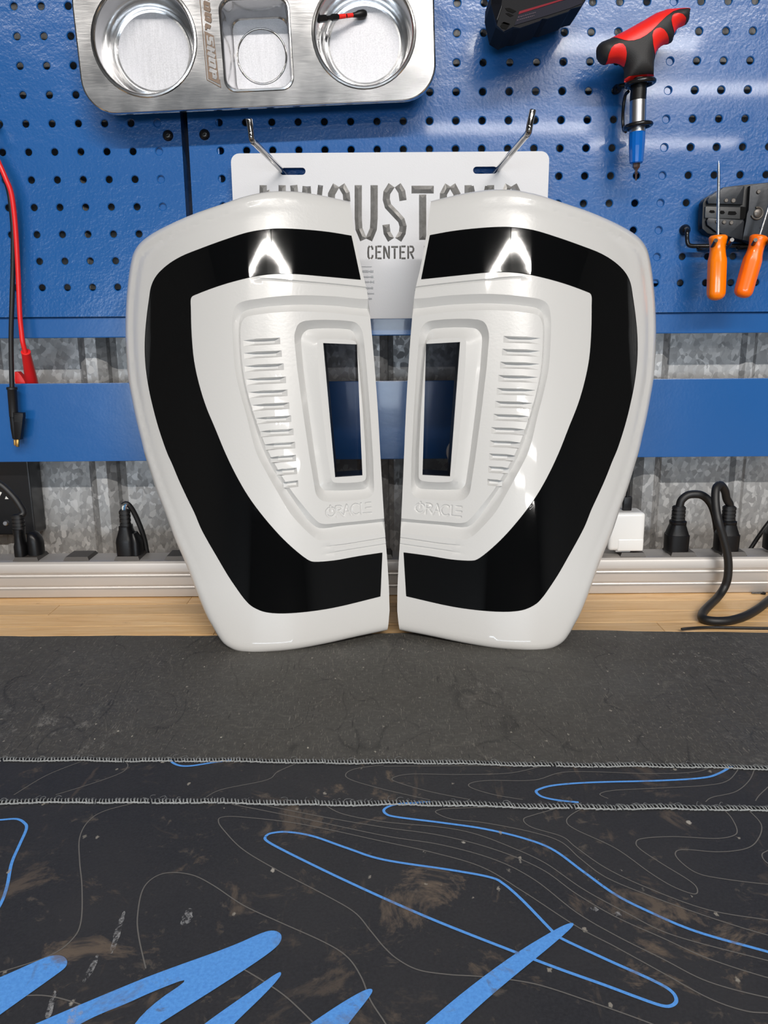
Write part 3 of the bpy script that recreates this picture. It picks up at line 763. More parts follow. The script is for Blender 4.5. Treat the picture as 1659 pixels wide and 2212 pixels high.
holes = [circ(cupL, rL), circ(cupR, rR), sq]
vv, ff = cdt([(outl, True)] + [(h, True) for h in holes], [q for q in [(x, z) for x in np.arange(-0.34, 0.12, 0.012) for z in np.arange(0.4, 0.65, 0.012)]])
cen = vv[ff].mean(1); keep = inside(outl, cen)
for h in holes: keep &= ~inside(h, cen)
ff = ff[keep]
mb = MB(); mb.add(([(a, YT, b) for a, b in vv], [tuple(t) for t in ff]))
ctr = np.mean(outl, axis=0); nO = len(outl); v_, f_ = [], []
for d_out, dy in ((0, 0), (0.0012, 0.0006), (0.0017, 0.0018), (0.0017, 0.0060), (0.0005, 0.0068), (-0.004, 0.0068)):
    for q in outl:
        dq = (q - ctr) / np.linalg.norm(q - ctr); v_.append((*(q + dq * d_out)[:1], YT + dy, (q + dq * d_out)[1]))
for m in range(5):
    for k in range(nO): k2 = (k + 1) % nO; f_.append((m * nO + k, m * nO + k2, (m + 1) * nO + k2, (m + 1) * nO + k))
mb.add((v_, f_)); mb.make('tray_face', M['stainless'], tray, 35)
def cup(loop, floor_c, rings, name, fl):
    """pressed cup: rings of (scale of opening, depth), then the floor as its own part"""
    L = np.array(loop); c0 = L.mean(0); n = len(L); v, f = [], []
    for s, y, tfrac in rings:
        c = c0 * (1 - tfrac) + np.array(floor_c) * tfrac
        for q in L: p = c + (q - c0) * s; v.append((p[0], y, p[1]))
    for m in range(len(rings) - 1):
        for k in range(n): k2 = (k + 1) % n; f.append((m * n + k, m * n + k2, (m + 1) * n + k2, (m + 1) * n + k))
    mk(name, v, f, M['stainless'], tray, 40)
    m0 = (len(rings) - 1) * n; last = v[m0:]; cc = np.mean(last, axis=0)
    mk(fl, [tuple(cc)] + last, [(0, k + 1, (k + 1) % n + 1) for k in range(n)], M['frosted'], tray)
for c, r in ((cupL, rL), (cupR, rR)):
    cup(circ(c, r), c, [(1.0, YT, 0), (0.985, YT - 0.0012, 0), (0.955, YT - 0.0016, 0), (0.93, YT - 0.0006, 0), (0.915, YT + 0.002, 0), (0.885, YF - 0.010, 0), (0.86, YF - 0.0035, 0), (0.80, YF, 0), (0.745, YF - 0.0004, 0), (0.725, YF - 0.0016, 0), (0.69, YF - 0.0016, 0)], 'round_cup', 'cup_floor')
cup(sq, np.mean(sq, axis=0), [(1.0, YT, 0), (0.985, YT - 0.001, 0), (0.95, YT - 0.0014, 0), (0.925, YT, 0), (0.91, YT + 0.002, 0), (0.85, YF - 0.006, 0), (0.83, YF - 0.001, 0), (0.80, YF, 0)], 'square_cup', 'cup_floor')
c = np.mean(sq, axis=0); rr = 0.0235
mk('pressed_ring', *tube([(c[0] + rr * math.cos(a) * 0.98, YF - 0.0002, c[1] + rr * math.sin(a)) for a in np.linspace(0, 2 * math.pi, 49)], 0.0009, 8, False), M['dark_chrome'], tray, 60)
mb = MB()
for k in range(2):
    p = at_y(*((362, 8), (386, 14))[k], YT + 0.006); mb.add(box(p[0] - 0.002, p[0] + 0.002, p[1] - 0.0005, p[1] + 0.0005, p[2] - 0.0008, p[2] + 0.0008))
# engraved panel: tan lettering TOOL above a tan block with bare SHOP, running down the tray face
zmT = lambda x, y: (420 + x / 11.06, y / 11.06)
def tray_poly(pts, dy, mat, name, th=0.0003):
    mk(name, *slab([zmT(x, y) for x, y in pts], YT - dy, th), mat, tray)
tray_poly([(235,740),(460,850),(600,2010),(330,1880)], 0.0005, M['print_tan'], 'engraved_block')
mb = MB()
for a, b in (((130,0),(300,1905)), ((300,1905),(630,2090)), ((630,2090),(600,1900))):
    pa, pb = at_y(*zmT(*a), YT - 0.0003), at_y(*zmT(*b), YT - 0.0003); mb.add(tube([pa, pb], 0.00035, 6))
mb.make('engraved_border', M['print_tan'], tray)
V_, T_ = 0.0016, 0.00062     # half widths of uprights and bars
FONT = {  # (stroke, half width) in a unit cell, x along the word, y up
 'T': [([(0,.88),(1,.88)], T_*1.4), ([(.5,.9),(.5,0)], V_)],
 'O': [([(.19,.06),(.19,.94)], V_), ([(.81,.06),(.81,.94)], V_), ([(.1,.9),(.9,.9)], T_), ([(.1,.1),(.9,.1)], T_)],
 'L': [([(.35,1),(.35,0)], V_), ([(.2,.14),(1,.14)], T_*1.4)],
 'S': [([(.1,.9),(.95,.9)], T_), ([(.2,.9),(.2,.5)], V_), ([(.1,.5),(.9,.5)], T_*1.2), ([(.8,.5),(.8,.1)], V_), ([(.05,.1),(.9,.1)], T_)],
 'H': [([(.19,0),(.19,1)], V_), ([(.81,0),(.81,1)], V_), ([(.1,.5),(.9,.5)], T_*1.3)],
 'P': [([(.19,0),(.19,1)], V_), ([(.81,.45),(.81,.95)], V_), ([(.1,.9),(.9,.9)], T_), ([(.1,.46),(.9,.46)], T_)],
}
# letter cells as (bottom-left start, top-left start, bottom-left end, top-left end) along the word, zoom coordinates
def cell_letters(word_, cells, mat, dy, hw):
    for ch, (b0, t0, b1, t1) in zip(word_, cells):
        mb = MB(); lay = 0
        for st, hw in FONT[ch]:
            pts = []
            for u, w in st:
                bb = np.array(b0) * (1 - u) + np.array(b1) * u; tt = np.array(t0) * (1 - u) + np.array(t1) * u
                q = bb * (1 - w) + tt * w; pts.append(at_y(*zmT(*q), YT - dy))
            p2 = [(q[0], q[2]) for q in pts]
            for a, b in zip(p2[:-1], p2[1:]):
                a, b = np.array(a), np.array(b); t = (b - a) / np.linalg.norm(b - a); nn = np.array([-t[1], t[0]]) * hw; a, b = a - t * .0002, b + t * .0002
                fr = [np.array([q[0], YT - dy - lay * 0.00003, q[1]]) for q in (a + nn, b + nn, b - nn, a - nn)]; lay += 1
                mb.add(prism(fr, [q + [0, 0.0002, 0] for q in fr]))
        mb.make('engraved_letter', mat, tray)
cell_letters('TOOL', [((185,-230),(330,-170),(205,-60),(350,0)), ((215,10),(360,70),(228,215),(383,290)), ((238,275),(393,335),(255,470),(407,550)), ((258,535),(415,610),(270,700),(300,720))], M['print_tan'], 0.0006, 0.00185)
cell_letters('SHOP', [((285,830),(450,900),(305,1045),(470,1125)), ((300,1085),(475,1165),(325,1300),(490,1390)), ((330,1350),(500,1425),(352,1570),(520,1645)), ((360,1620),(520,1690),(375,1830),(540,1905))], M['stainless'], 0.0009, 0.00165)

# impact bit lying in the right cup
pA, pB = at_y(686, 42, YT + 0.006), at_y(792, 29, YF - 0.004)
bit = thing('driver_bit', pB, 'short black driver bit with red bands resting in the right-hand tray cup', 'bit')
u = 5.2 * mp
mk('hex_shank', *lathe(pA, pB, [(0, .7 * u), (0.02, 1.45 * u), (.17, 1.45 * u), (.19, .9 * u), (.26, .9 * u), (.28, 1.35 * u), (.40, 1.25 * u), (.43, .9 * u)], 6), M['black_metal'], bit)
mk('red_band', *lathe(pA, pB, [(.42, .95 * u), (.56, .9 * u)], 16), M['red_rubber'], bit, 40)
mk('red_band', *lathe(pA, pB, [(.585, .9 * u), (.72, .85 * u)], 16), M['red_rubber'], bit, 40)
mk('bit_neck', *lathe(pA, pB, [(.54, .7 * u), (.60, .7 * u)], 12), M['black_metal'], bit)
mk('bit_tip', *lathe(pA, pB, [(.71, .9 * u), (.78, 1.1 * u), (.83, 1.6 * u), (.93, 1.75 * u), (.98, 1.3 * u), (1.0, .5 * u)], 16), M['gunmetal_dark'], bit, 40)

# ------------------------------------------------------------------ inflated-outline solids (grips)
def inflate(px_outline, regions, Y, T, R, parent, rest_name, rest_mat, step=0.0022, pad=0.0004):
    """pillow-shaped body from a traced outline: front and back domes of half-thickness T with edge radius R.
    regions: [(name, px polygon, material)] become parts of their own, a hair proud."""
    w2 = lambda P: [at_y(x, y, Y)[[0, 2]] for x, y in P]
    O = resample(w2(px_outline), step); on = np.array(O)
    g = np.array([(x, z) for x in np.arange(on[:, 0].min(), on[:, 0].max(), step) for z in np.arange(on[:, 1].min(), on[:, 1].max(), step)])
    g = g[inside(O, g)]; g = g[dist(O, g, True) > step * 0.55]
    loops = [(O, True)]; regs = []
    for nm, P, m in regions:
        q = resample(w2(P), step); loops.append((q, True)); regs.append((nm, q, m))
    # nested thin rings close to the edge so the roll-over is smooth
    vv, ff = cdt(loops, g)
    ff = ff[inside(O, vv[ff].mean(1))]
    d = np.clip(dist(O, vv, True) / R, 0, 1); h = T * np.sqrt(np.clip(1 - (1 - d) ** 2, 0, 1))
    front = [(a, Y - hh, b) for (a, b), hh in zip(vv, h)]
    cen = vv[ff].mean(1); used = np.zeros(len(ff), bool)
    for nm, q, m in regs:
        k = inside(q, cen) & ~used; used |= k
        if k.any():
            fr = [(a, y - pad, b) for a, y, b in front]
            sub(fr, ff[k], nm, m, parent, 60)
    back = [(a, Y + hh, b) for (a, b), hh in zip(vv, h)]
    n = len(vv); F = [tuple(t) for t in ff] + [tuple(x + n for x in t[::-1]) for t in ff]
    bm = bmesh.new(); vs = [bm.verts.new(tuple(map(float, p))) for p in front + back]
    for t in F:
        try: bm.faces.new([vs[i] for i in t])
        except ValueError: pass
    bmesh.ops.remove_doubles(bm, verts=bm.verts, dist=1e-6); bmesh.ops.recalc_face_normals(bm, faces=bm.faces)
    me = bpy.data.meshes.new(rest_name); bm.to_mesh(me); bm.free()
    me.polygons.foreach_set('use_smooth', [True] * len(me.polygons)); me.set_sharp_from_angle(angle=math.radians(60))
    return link(rest_name, me, rest_mat, parent)

# ------------------------------------------------------------------ T-handle driver in its ring holder
Z7 = lambda P: zoomed(P, 1230, 0, 3.867)
YD = 0.784
td = thing('t_handle_driver', at_y(1374, 389, YD), 'red and black T-handle driver with blue chuck, hanging point down on the pegboard', 'screwdriver')
HO = [(222,430),(228,398),(245,372),(270,350),(340,322),(410,286),(480,250),(560,205),(640,160),(720,112),(800,84),(880,72),(960,66),(990,70),(1003,85),(1003,150),(992,182),(975,205),(955,215),(910,235),(885,262),(870,300),(865,335),(852,355),(828,368),(800,371),(770,384),(742,408),(720,442),(708,490),(705,560),(705,640),(640,652),(560,668),(458,690),(456,640),(455,600),(450,560),(420,540),(380,528),(330,535),(290,545),(262,532),(240,505),(226,470)]
inflate(Z7(HO), [
 ('grip_inset', Z7([(336,322),(410,284),(480,246),(560,202),(640,156),(720,108),(800,80),(880,68),(960,62),(990,66),(1006,85),(1004,106),(950,104),(890,112),(830,135),(770,180),(710,238),(650,300),(600,340),(550,368),(500,383),(455,385),(420,377),(385,358)]), M['red_rubber']),
 ('grip_inset', Z7([(808,215),(815,180),(835,160),(865,154),(905,162),(940,182),(960,214),(912,237),(887,264),(868,306),(842,288),(820,255)]), M['red_rubber']),
 ('grip_inset', Z7([(650,340),(660,305),(685,284),(715,278),(745,290),(780,320),(822,368),(800,374),(770,388),(744,412),(722,446),(706,500),(684,462),(662,410)]), M['red_rubber']),
 ('grip_inset', Z7([(300,490),(315,445),(345,415),(380,404),(410,410),(432,435),(446,480),(452,562),(420,543),(380,531),(330,538),(300,544)]), M['red_rubber']),
 ('grip_collar', Z7([(456,664),(560,648),(640,638),(706,636),(706,660),(640,656),(560,672),(458,694)]), M['red_rubber']),
], YD, 0.0135, 0.013, td, 'grip', M['grip_black'])
z7 = lambda x, y: at_y(1230 + x / 3.867, y / 3.867, YD)
U = m_per_px(z7(575, 800)) / 3.867
mk('barrel', *lathe(z7(583, 660), z7(572, 842), [(0, 66 * U), (1, 66 * U)], 24), M['black_plastic'], td, 40)
mk('sleeve', *lathe(z7(573, 840), z7(567, 1108), [(0, 62 * U), (.01, 66 * U), (.99, 66 * U), (1, 62 * U)], 28), M['satin'], td, 40)
mk('chuck', *lathe(z7(566, 1106), z7(558, 1366), [(0, 63 * U), (.03, 67 * U), (.45, 65 * U), (.97, 56 * U), (1, 48 * U)], 14), M['chuck_blue'], td)
mk('bit', *lathe(z7(559, 1360), z7(556, 1508), [(0, 31 * U), (.26, 31 * U), (.36, 18 * U), (.42, 12 * U), (.55, 11 * U), (.6, 16 * U), (.66, 9 * U), (1, 7 * U)], 6), M['bit_steel'], td)
hold = thing('ring_holder', at_y(1332, 193, YB), 'black wire ring holder around the shaft of the T-handle driver', 'holder')
def hoop(cx, cy, rx, r_w, name):
    c = z7(cx, cy); mk(name, *tube([(c[0] + rx * U * math.cos(a), c[1] + rx * U * math.sin(a), c[2] + 0.0012 * math.cos(a)) for a in np.linspace(0, 2 * math.pi, 41)], r_w, 10, False), M['black_metal'], hold, 60)
    return c
c1 = hoop(592, 696, 108, 0.0022, 'ring'); c2 = hoop(573, 1052, 106, 0.0019, 'ring')
b1 = at_y(1230 + 395 / 3.867, 748 / 3.867, YB - 0.0002)
rod = spline([b1 + [0, .018, 0], b1, b1 + [0.001, -0.008, 0], b1 + [0.004, -0.011, 0], [c1[0] - 100 * U, YB - 0.012, b1[2]], [c1[0] - 60 * U, YB - 0.014, b1[2]]], 4)
mk('arm', *tube(rod, 0.0020, 10), M['black_metal'], hold, 60)
mk('pivot', *lathe(b1 + [0, .0002, 0], b1 + [0, -0.005, 0], [(0, .0042), (.5, .0042), (1, .002)], 16), M['black_metal'], hold, 50)
xs_ = c1[0] - 52 * U
mk('back_wire', *tube(spline([[c1[0] - 40 * U, YB - 0.02, c1[2] - 0.001], [xs_, YB - 0.014, c1[2] - 0.004], [xs_ - .0005, YB - 0.012, (c1[2] + c2[2]) / 2], [c2[0] - 52 * U, YB - 0.014, c2[2] + 0.004], [c2[0] - 45 * U, YB - 0.02, c2[2]]], 5), 0.0015, 8), M['black_metal'], hold, 60)

# ------------------------------------------------------------------ cordless tool battery at the top edge
ZB = lambda P: zoomed(P, 1040, 0, 6.9125)
bat = thing('tool_battery', at_y(1090, 71, 0.76), 'black tool battery with a navy and red label, on the pegboard at the top edge', 'battery')
yb0 = 0.745
def face3(P, Y): return [at_y(x, y, Y) for x, y in ZB(P)]
side = [(140,60),(150,-120),(330,-260),(1180,-420),(1560,-300),(1560,0),(1490,100),(1340,140),(1300,180),(980,290),(910,285),(880,320),(580,425),(480,430),(350,495),(215,410)]
fr = face3([(300,60),(330,-160),(420,-230),(1150,-400),(1540,-300),(1545,0),(1480,92),(1335,132),(1296,172),(978,280),(908,277),(872,312),(575,415),(470,400),(330,470),(232,380)], yb0)
bk = face3(side, yb0 + 0.014)
mb = MB(); mb.add(prism(fr, bk)); bk2 = [p + np.array([0, YB - 0.006 - p[1], 0]) for p in bk]
mb.add(prism([p + [0, -0.0005, 0] for p in bk], [np.array([p[0], YB - 0.0235, p[2]]) for p in bk])); mb.make('pack_shell', plain('matt_black_battery_plastic', (0.006, 0.006, 0.008, 1), 0.6, bump=(900, 0.1), spec=0.15), bat)
mk('label', *slab(ZB([(568,170),(1190,-10),(1500,-100),(1500,50),(1330,118),(1000,225),(490,378)]), yb0 - 0.0006, 0.0005), M['label_navy'], bat)
mk('label_stripe', *slab(ZB([(568,168),(1190,-12),(1500,-102),(1500,-70),(1200,8),(552,212)]), yb0 - 0.0010, 0.0004), M['label_red'], bat)
mb = MB(); rnd = random.Random(2)
for row, (x0_, y0_, L_) in enumerate(((545, 255, 260), (530, 300, 250))):
    x = 0
    while x < L_:
        w = rnd.uniform(8, 26); y = y0_ - x * 0.28
        mb.add(slab(ZB([(x0_ + x, y), (x0_ + x + w, y - w * .28), (x0_ + x + w, y - w * .28 + 6), (x0_ + x, y + 6)]), yb0 - 0.0009, 0.0002)); x += w + 9
mb.make('label_print', plain('faded_label_print', srgb(92, 66, 80), 0.5), bat)['kind'] = 'stuff'
for P in ([(355,120),(420,118),(520,165),(470,195),(380,160)], [(360,200),(400,190),(480,230),(430,250)], [(280,385),(330,325),(430,360),(370,440),(300,420)], [(300,345),(340,325),(425,352),(400,372)]):
    mk('vent', *slab(ZB(P), yb0 - 0.0004, 0.0004), M['black_gap'], bat)
mk('clip_ridge', *slab(ZB([(300,80),(320,75),(240,310),(228,290)]), yb0 - 0.0012, 0.002, 0.0004), M['black_rubber'], bat)
bh = at_y(1085, 5, YB)
mk('hang_bracket', *box(bh[0] + 0.01, bh[0] + 0.05, YB - 0.0245, YB - 0.0002, bh[2] + 0.002, bh[2] + 0.03, 0.001), M['black_metal'], bat)

# ------------------------------------------------------------------ hook rack, crimper, two orange screwdrivers
Z6 = lambda P: zoomed(P, 1430, 340, 6.506)
z6 = lambda x, y, Y: at_y(1430 + x / 6.506, 340 + y / 6.506, Y)
rack = thing('hook_rack', z6(315, 1020, YB), 'black wire hook rack with paired prongs on the pegboard, carrying the orange screwdrivers', 'rack')
s0 = z6(315, 1022, YB - 0.0002); yr = YB - 0.012
mk('pivot', *lathe(s0 + [0, .0004, 0], s0 + [0, -0.006, 0], [(0, .0052), (.5, .0052), (1, .0025)], 16), M['black_metal'], rack, 50)
bar = spline([s0 + [0, .017, 0], s0 + [0, -.004, 0], z6(350, 1055, yr), z6(354, 1165, yr), z6(372, 1225, yr), z6(420, 1245, yr), z6(520, 1247, yr), z6(800, 1245, yr), z6(1200, 1240, yr), z6(1800, 1232, yr)], 7)
mk('bar', *tube(bar, 0.0021, 12), M['black_metal'], rack, 60)
for (a, b, c) in (((520,1300),(670,1295),(757,1166)), ((760,1290),(905,1272),(985,1158)), ((1080,1290),(1232,1280),(1316,1160)), ((1330,1285),(1440,1270),(1520,1150)), ((1640,1280),(1740,1270),(1830,1150))):
    pts = spline([z6(a[0], a[1] - 40, yr + 0.001), z6(*a, yr - 0.002), z6(*b, yr - 0.022), z6(*c, yr - 0.043)], 5)
    mk('prong', *tube(pts, 0.0019, 10), M['black_metal'], rack, 60)
def driver(name, label, top, bot, tip, Y, tint):
    t = thing(name, z6(*bot, Y), label, 'screwdriver', 'orange screwdrivers on the hook rack')
    a, b = z6(*top, Y), z6(*bot, Y); k = m_per_px(a) / 6.506
    prof = [(0.0, 60), (0.006, 100), (0.03, 124), (0.055, 127), (0.09, 120), (0.16, 108), (0.24, 107), (0.31, 114), (0.37, 127), (0.42, 130), (0.60, 130), (0.86, 129), (0.90, 127), (0.94, 115), (0.97, 92), (0.99, 60), (1.0, 15)]
    v, f = lathe(a, b, [(x, r * k) for x, r in prof], 36)
    v = [np.array(p) for p in v]; n = 36                       # moulded flutes along the body of the handle
    ax = (b - a) / np.linalg.norm(b - a)
    for i, (x, r) in enumerate(prof):
        if 0.36 < x < 0.92:
            for q in range(n):
                if (q // 2) % 3 == 2: o = a + ax * ((v[i * n + q] - a) @ ax); v[i * n + q] = o + (v[i * n + q] - o) * 0.955
    mk('handle', v, f, tint, t, 50)
    tp_ = z6(*tip, Y); s = 0.94
    p1, p2 = a * (1 - s) + tp_ * s, tp_
    mk('blade', *lathe(a + (b - a) * 0.01, tp_, [(0, 20 * k), (.70, 21 * k), (.85, 20 * k), (.95, 13 * k), (1.0, 3 * k)], 16, 1.0), M['blade_steel'], t, 40)
    return t
driver('screwdriver', 'orange-handled screwdriver standing upright in front of the crimping tool', (789, 1090), (756, 2012), (797, 52), 0.7835, M['orange'])
M['orange2'] = plain('deep_orange_acetate', (1.0, 0.165, 0.0, 1), 0.3, coat=0.4)
driver('screwdriver', 'orange-handled screwdriver tilted to the right, at the right edge of the picture', (1372, 1096), (1118, 1975), (1640, 240), 0.7835, M['orange2'])

M['pin'] = plain('pin_steel', srgb(104, 99, 94), 0.35, metal=0.5)
cr = thing('crimping_tool', z6(900, 1100, 0.808), 'black steel crimping tool hung behind the orange screwdrivers', 'crimping tool')
mk('jaw_frame', *slab(Z6([(562,900),(575,640),(600,590),(640,556),(760,488),(870,418),(1000,400),(1150,384),(1490,350),(1900,300),(1900,1150),(1490,1230),(1250,1222),(1100,1170),(920,1112),(760,1102),(640,1070),(565,1000)]), 0.806, 0.010, 0.0012), M['gunmetal_dark'], cr, 30)
mk('upper_jaw', *slab(Z6([(640,610),(662,560),(740,505),(850,440),(960,418),(1145,392),(1165,405),(1135,665),(1000,660),(650,652)]), 0.8015, 0.005, 0.0009), M['gunmetal'], cr, 30)
mk('lower_jaw', *slab(Z6([(628,890),(650,850),(800,858),(1140,878),(1160,900),(1130,1162),(920,1108),(760,1045),(640,952)]), 0.8015, 0.005, 0.0009), M['gunmetal'], cr, 30)
mk('side_plate', *slab(Z6([(1240,398),(1490,352),(1900,290),(1900,1180),(1490,1225),(1240,1185),(1130,1160),(1180,900),(1195,790),(1215,740)]), 0.8005, 0.006, 0.0009), M['gunmetal'], cr, 30)
mk('die', *slab(Z6([(620,690),(1108,700),(1105,868),(800,856),(606,850),(606,800),(612,690)]), 0.8035, 0.004, 0.0004), plain('die_steel', srgb(70, 71, 72), 0.4, metal=0.5), cr, 30)
for P in ([(662,765),(680,742),(730,744),(748,770),(730,780),(690,780)], [(815,770),(826,748),(868,750),(886,776),(866,795),(830,795)], [(928,800),(940,756),(1030,758),(1052,790),(1030,808),(960,808)]):
    mk('die_opening', *slab(Z6(P), 0.8030, 0.0006), M['black_gap'], cr)
mk('die_opening', *slab(Z6([(1108,690),(1185,700),(1170,850),(1150,868),(1100,862)]), 0.8030, 0.0008), M['black_gap'], cr)
for (x, y, r, nm, mt) in ((898,606,28,'rivet',M['pin']),(1000,608,32,'rivet',M['pin']),(870,910,27,'rivet',M['pin']),(972,918,28,'rivet',M['pin']),(790,600,24,'rivet',M['pin']),(770,905,22,'rivet',M['pin']),(1345,487,28,'pin',M['pin']),(1392,992,24,'pin',M['pin']),(1340,785,60,'pivot_pin',M['pin'])):
    c = z6(x, y, 0.8015); k = m_per_px(c) / 6.506; yy = 0.8003 if x < 1200 else 0.7990
    mk(nm, *lathe([c[0], 0.803, c[2]], [c[0], yy, c[2]], [(0, r * k), (.85, r * k), (1, r * .8 * k)], 20), mt, cr, 40)
c = z6(1335, 785, 0.8); k = m_per_px(c) / 6.506
mk('retaining_ring', *tube([(c[0] + 78 * k * math.cos(a), 0.7995, c[2] + 78 * k * math.sin(a)) for a in np.linspace(math.radians(-160), math.radians(110), 30)], 14 * k, 8), M['pin'], cr, 60)
mk('handle_stub', *slab(Z6([(1900,420),(2400,420),(2400,1050),(1900,1050)]), 0.802, 0.012, 0.003), M['gunmetal'], cr, 30)
mk('hang_peg', *tube([z6(1300, 500, 0.812), z6(1300, 500, YB + 0.006)], 0.0025, 10), M['black_metal'], cr)

# ------------------------------------------------------------------ test leads at the left edge
hk = thing('peg_hook', at_y(-4, 272, YB), 'small black hook at the left edge of the picture, above the test leads', 'hook')
p = at_y(-3, 271, YB)
mk('hook_wire', *tube(spline([p + [0, .012, 0], p, p + [-.001, -.012, -.001], p + [-.002, -.02, -.006], p + [-.002, -.03, -.003]], 5), 0.0032, 10), M['black_metal'], hk, 60)
red = thing('red_test_lead', at_y(66, 822, YB + 0.02), 'red test lead whose boot slips behind the blue rail, far left', 'cable')
rp = [(-40,300),(-14,330),(0,357),(13,387),(24,415),(30.5,457),(35,511),(38,565),(40.5,620),(43,680),(46,712),(49,738),(55,762)]
dep = [.806,.806,.806,.806,.807,.808,.809,.810,.811,.811,.811,.8105,.813]
mk('lead_wire', *tube(spline([at_y(x, y, d) for (x, y), d in zip(rp, dep)], 6), 0.0024, 12), M['red_pvc'], red, 60)
a, b = at_y(55.5, 759, .8135), at_y(72, 842, YB + 0.0225)
mk('boot', *lathe(a, b, [(0, .0035), (.01, .0047), (.10, .0046), (.55, .0058), (.72, .0062), (1, .0066)], 20), M['red_pvc'], red, 50)
mk('clip_jaw', *slab([(31,803),(38,803),(45,810),(53,823),(62,850),(40,850),(31,823)], YB + 0.014, 0.008, 0.001), M['red_pvc'], red, 30)
blk = thing('black_test_lead', at_y(36, 966, .81), 'black test lead ending in a clip with brass jaws, hanging in front of the rail', 'cable')
bp = [(-40,305),(-12,340),(6,375),(19,412),(25,455),(28.5,500),(28.5,560),(27.5,600),(26,650),(24.5,700),(24,735),(24.5,780),(26,838)]
dep = [.811,.811,.811,.812,.8128,.8135,.8145,.8145,.813,.8125,.8125,.812,.811]
mk('lead_wire', *tube(spline([at_y(x, y, d) for (x, y), d in zip(bp, dep)], 6), 0.0024, 12), M['black_rubber'], blk, 60)
a, b = at_y(25.5, 836, .811), at_y(30, 900, .811)
mk('boot', *lathe(a, b, [(0, .0036), (.01, .0052), (.08, .0053), (.1, .0046), (1, .0044)], 20), M['black_rubber'], blk, 50)
mk('clip_body', *slab([(27,891),(49.5,892),(50,900),(44,950),(31,950)], .8055, 0.006, 0.0012), M['black_plastic'], blk, 30)
mk('clip_body', *slab([(19,895),(27,890),(34,952),(26,948),(22,925)], .809, 0.006, 0.0012), M['black_plastic'], blk, 30)
mb = MB()
for k in range(6): mb.add(slab([(31, 897 + 2.6 * k), (48, 897.6 + 2.6 * k), (48, 898.8 + 2.6 * k), (31, 898.2 + 2.6 * k)], .8050, 0.0008))
mb.make('thumb_ridge', M['black_rubber'], blk)
mk('jaw', *slab([(31.5,948),(40,949),(39,966),(34,965)], .8075, 0.003, 0.0005), M['brass'], blk, 30)
mk('jaw', *slab([(28.5,950),(32,949),(33,963),(29.5,962)], .8100, 0.002, 0.0004), M['brass'], blk, 30)

# ------------------------------------------------------------------ black electrical box on the galvanized wall
box_ = thing('wall_box', at_y(35, 1155, 0.86), 'black metal box on the galvanized wall at the far left, under the rail', 'box')
pa, pb = at_y(63, 994, 0.855), at_y(77, 1155, 0.855)
mk('box_body', *box(pb[0] - 0.16, pb[0], 0.855, YW - 0.0005, pb[2], pb[2] + 0.125, 0.0015), M['black_metal'], box_)
c = at_y(12.5, 1130, 0.855); mk('screw', *lathe(c, c + [0, -0.002, 0], [(0, .0033), (.6, .0031), (1, .0022)], 16), M['satin'], box_, 40)
for P in ([(9.5,1051),(16,1051),(16,1060),(13,1057)], [(13,1072),(18.5,1078),(10.5,1078)], [(-6,1060),(4,1064),(-2,1075),(-6,1072)]):
    mk('arrow_mark', *slab(P, 0.8547, 0.0003), M['print_white'], box_)

# ------------------------------------------------------------------ power strip
YS0, YS1, HS = 0.7555, 0.7885, 0.0385
ps = thing('power_strip', (0, 0.77, 0), 'long silver aluminium power strip with upright black outlets along the back of the bench', 'power strip')
prof = [(YS0+.0022,0.0003),(YS0+.0004,0.0010),(YS0+.0004,0.0086),(YS0+.0026,0.0098),(YS0+.0030,.0108),(YS0+.0008,0.0130),(YS0,0.0136),(YS0,0.0212),(YS0+.0026,0.0224),(YS0+.0030,.0234),(YS0+.0008,0.0262),(YS0,0.0268),(YS0,0.0335),(YS0+.0006,.0356),(YS0+.0022,.0374),(YS0+.0046,HS-.0002),(YS0+.0070,HS),(YS1-.003,HS),(YS1,HS-.003),(YS1,0.0003)]
v_, f_ = [], []; n = len(prof)
for x in (-0.62, 0.62): v_ += [(x, y, z) for y, z in prof]
for k in range(n): k2 = (k + 1) % n; f_.append((k, k2, n + k2, n + k))
f_ += [tuple(range(n)), tuple(range(n, 2 * n))]
mk('extrusion', v_, f_, M['alu'], ps, 25)
ox = at_z(178 - 9, 1208.5, HS)[0]; PITCHO = 0.0508
pf = at_z(112 / 3.456, 980 + 790 / 3.456, HS)[0]
oxs = [pf + 0.0129 + PITCHO * k for k in range(-2, 15)]
OY = 0.7725
for x in oxs:
    if abs(x) > 0.6: continue
    w, d = 0.0129, 0.0135
    base = [(x - w, OY - d), (x + w, OY - d), (x + w, OY + d), (x - w, OY + d)]
    lo = [np.array([a, b, HS - 0.0003]) for a, b in base]; hi = [np.array([x + (a - x) * .86, OY + (b - OY) * .86, HS + 0.0032]) for a, b in base]
    o = mk('outlet', *prism(hi, lo), M['grey_plastic'], ps)
    mb = MB()
    for sx in (-.0040, .0040): mb.add(box(x - .0034 if sx < 0 else x - .0034, x + .0030, OY + sx - .0010, OY + sx + .0010, HS + .0031, HS + .0035))
    mb.add(lathe([x + .0065, OY, HS + .0031], [x + .0065, OY, HS + .0035], [(0, .0022), (1, .0022)], 12))
    mb.make('outlet_slot', M['black_gap'], o)
c = at_z(1645, 1279, 0.001); 
sc = thing('black_screw', c, 'tiny black screw lying at the foot of the power strip, far right', 'screw')
mk('screw_head', *lathe([c[0], YS0 - .0032, .0026], [c[0] + .0001, YS0 - .0034, .0002], [(0, .0012), (.4, .0026), (1, .0026)], 12), M['black_metal'], sc, 50)
mk('screw_shank', *tube([(c[0] - .001, YS0 - .0034, .0012), (c[0] - .011, YS0 - .002, .0009)], .0008, 8), M['black_metal'], sc)

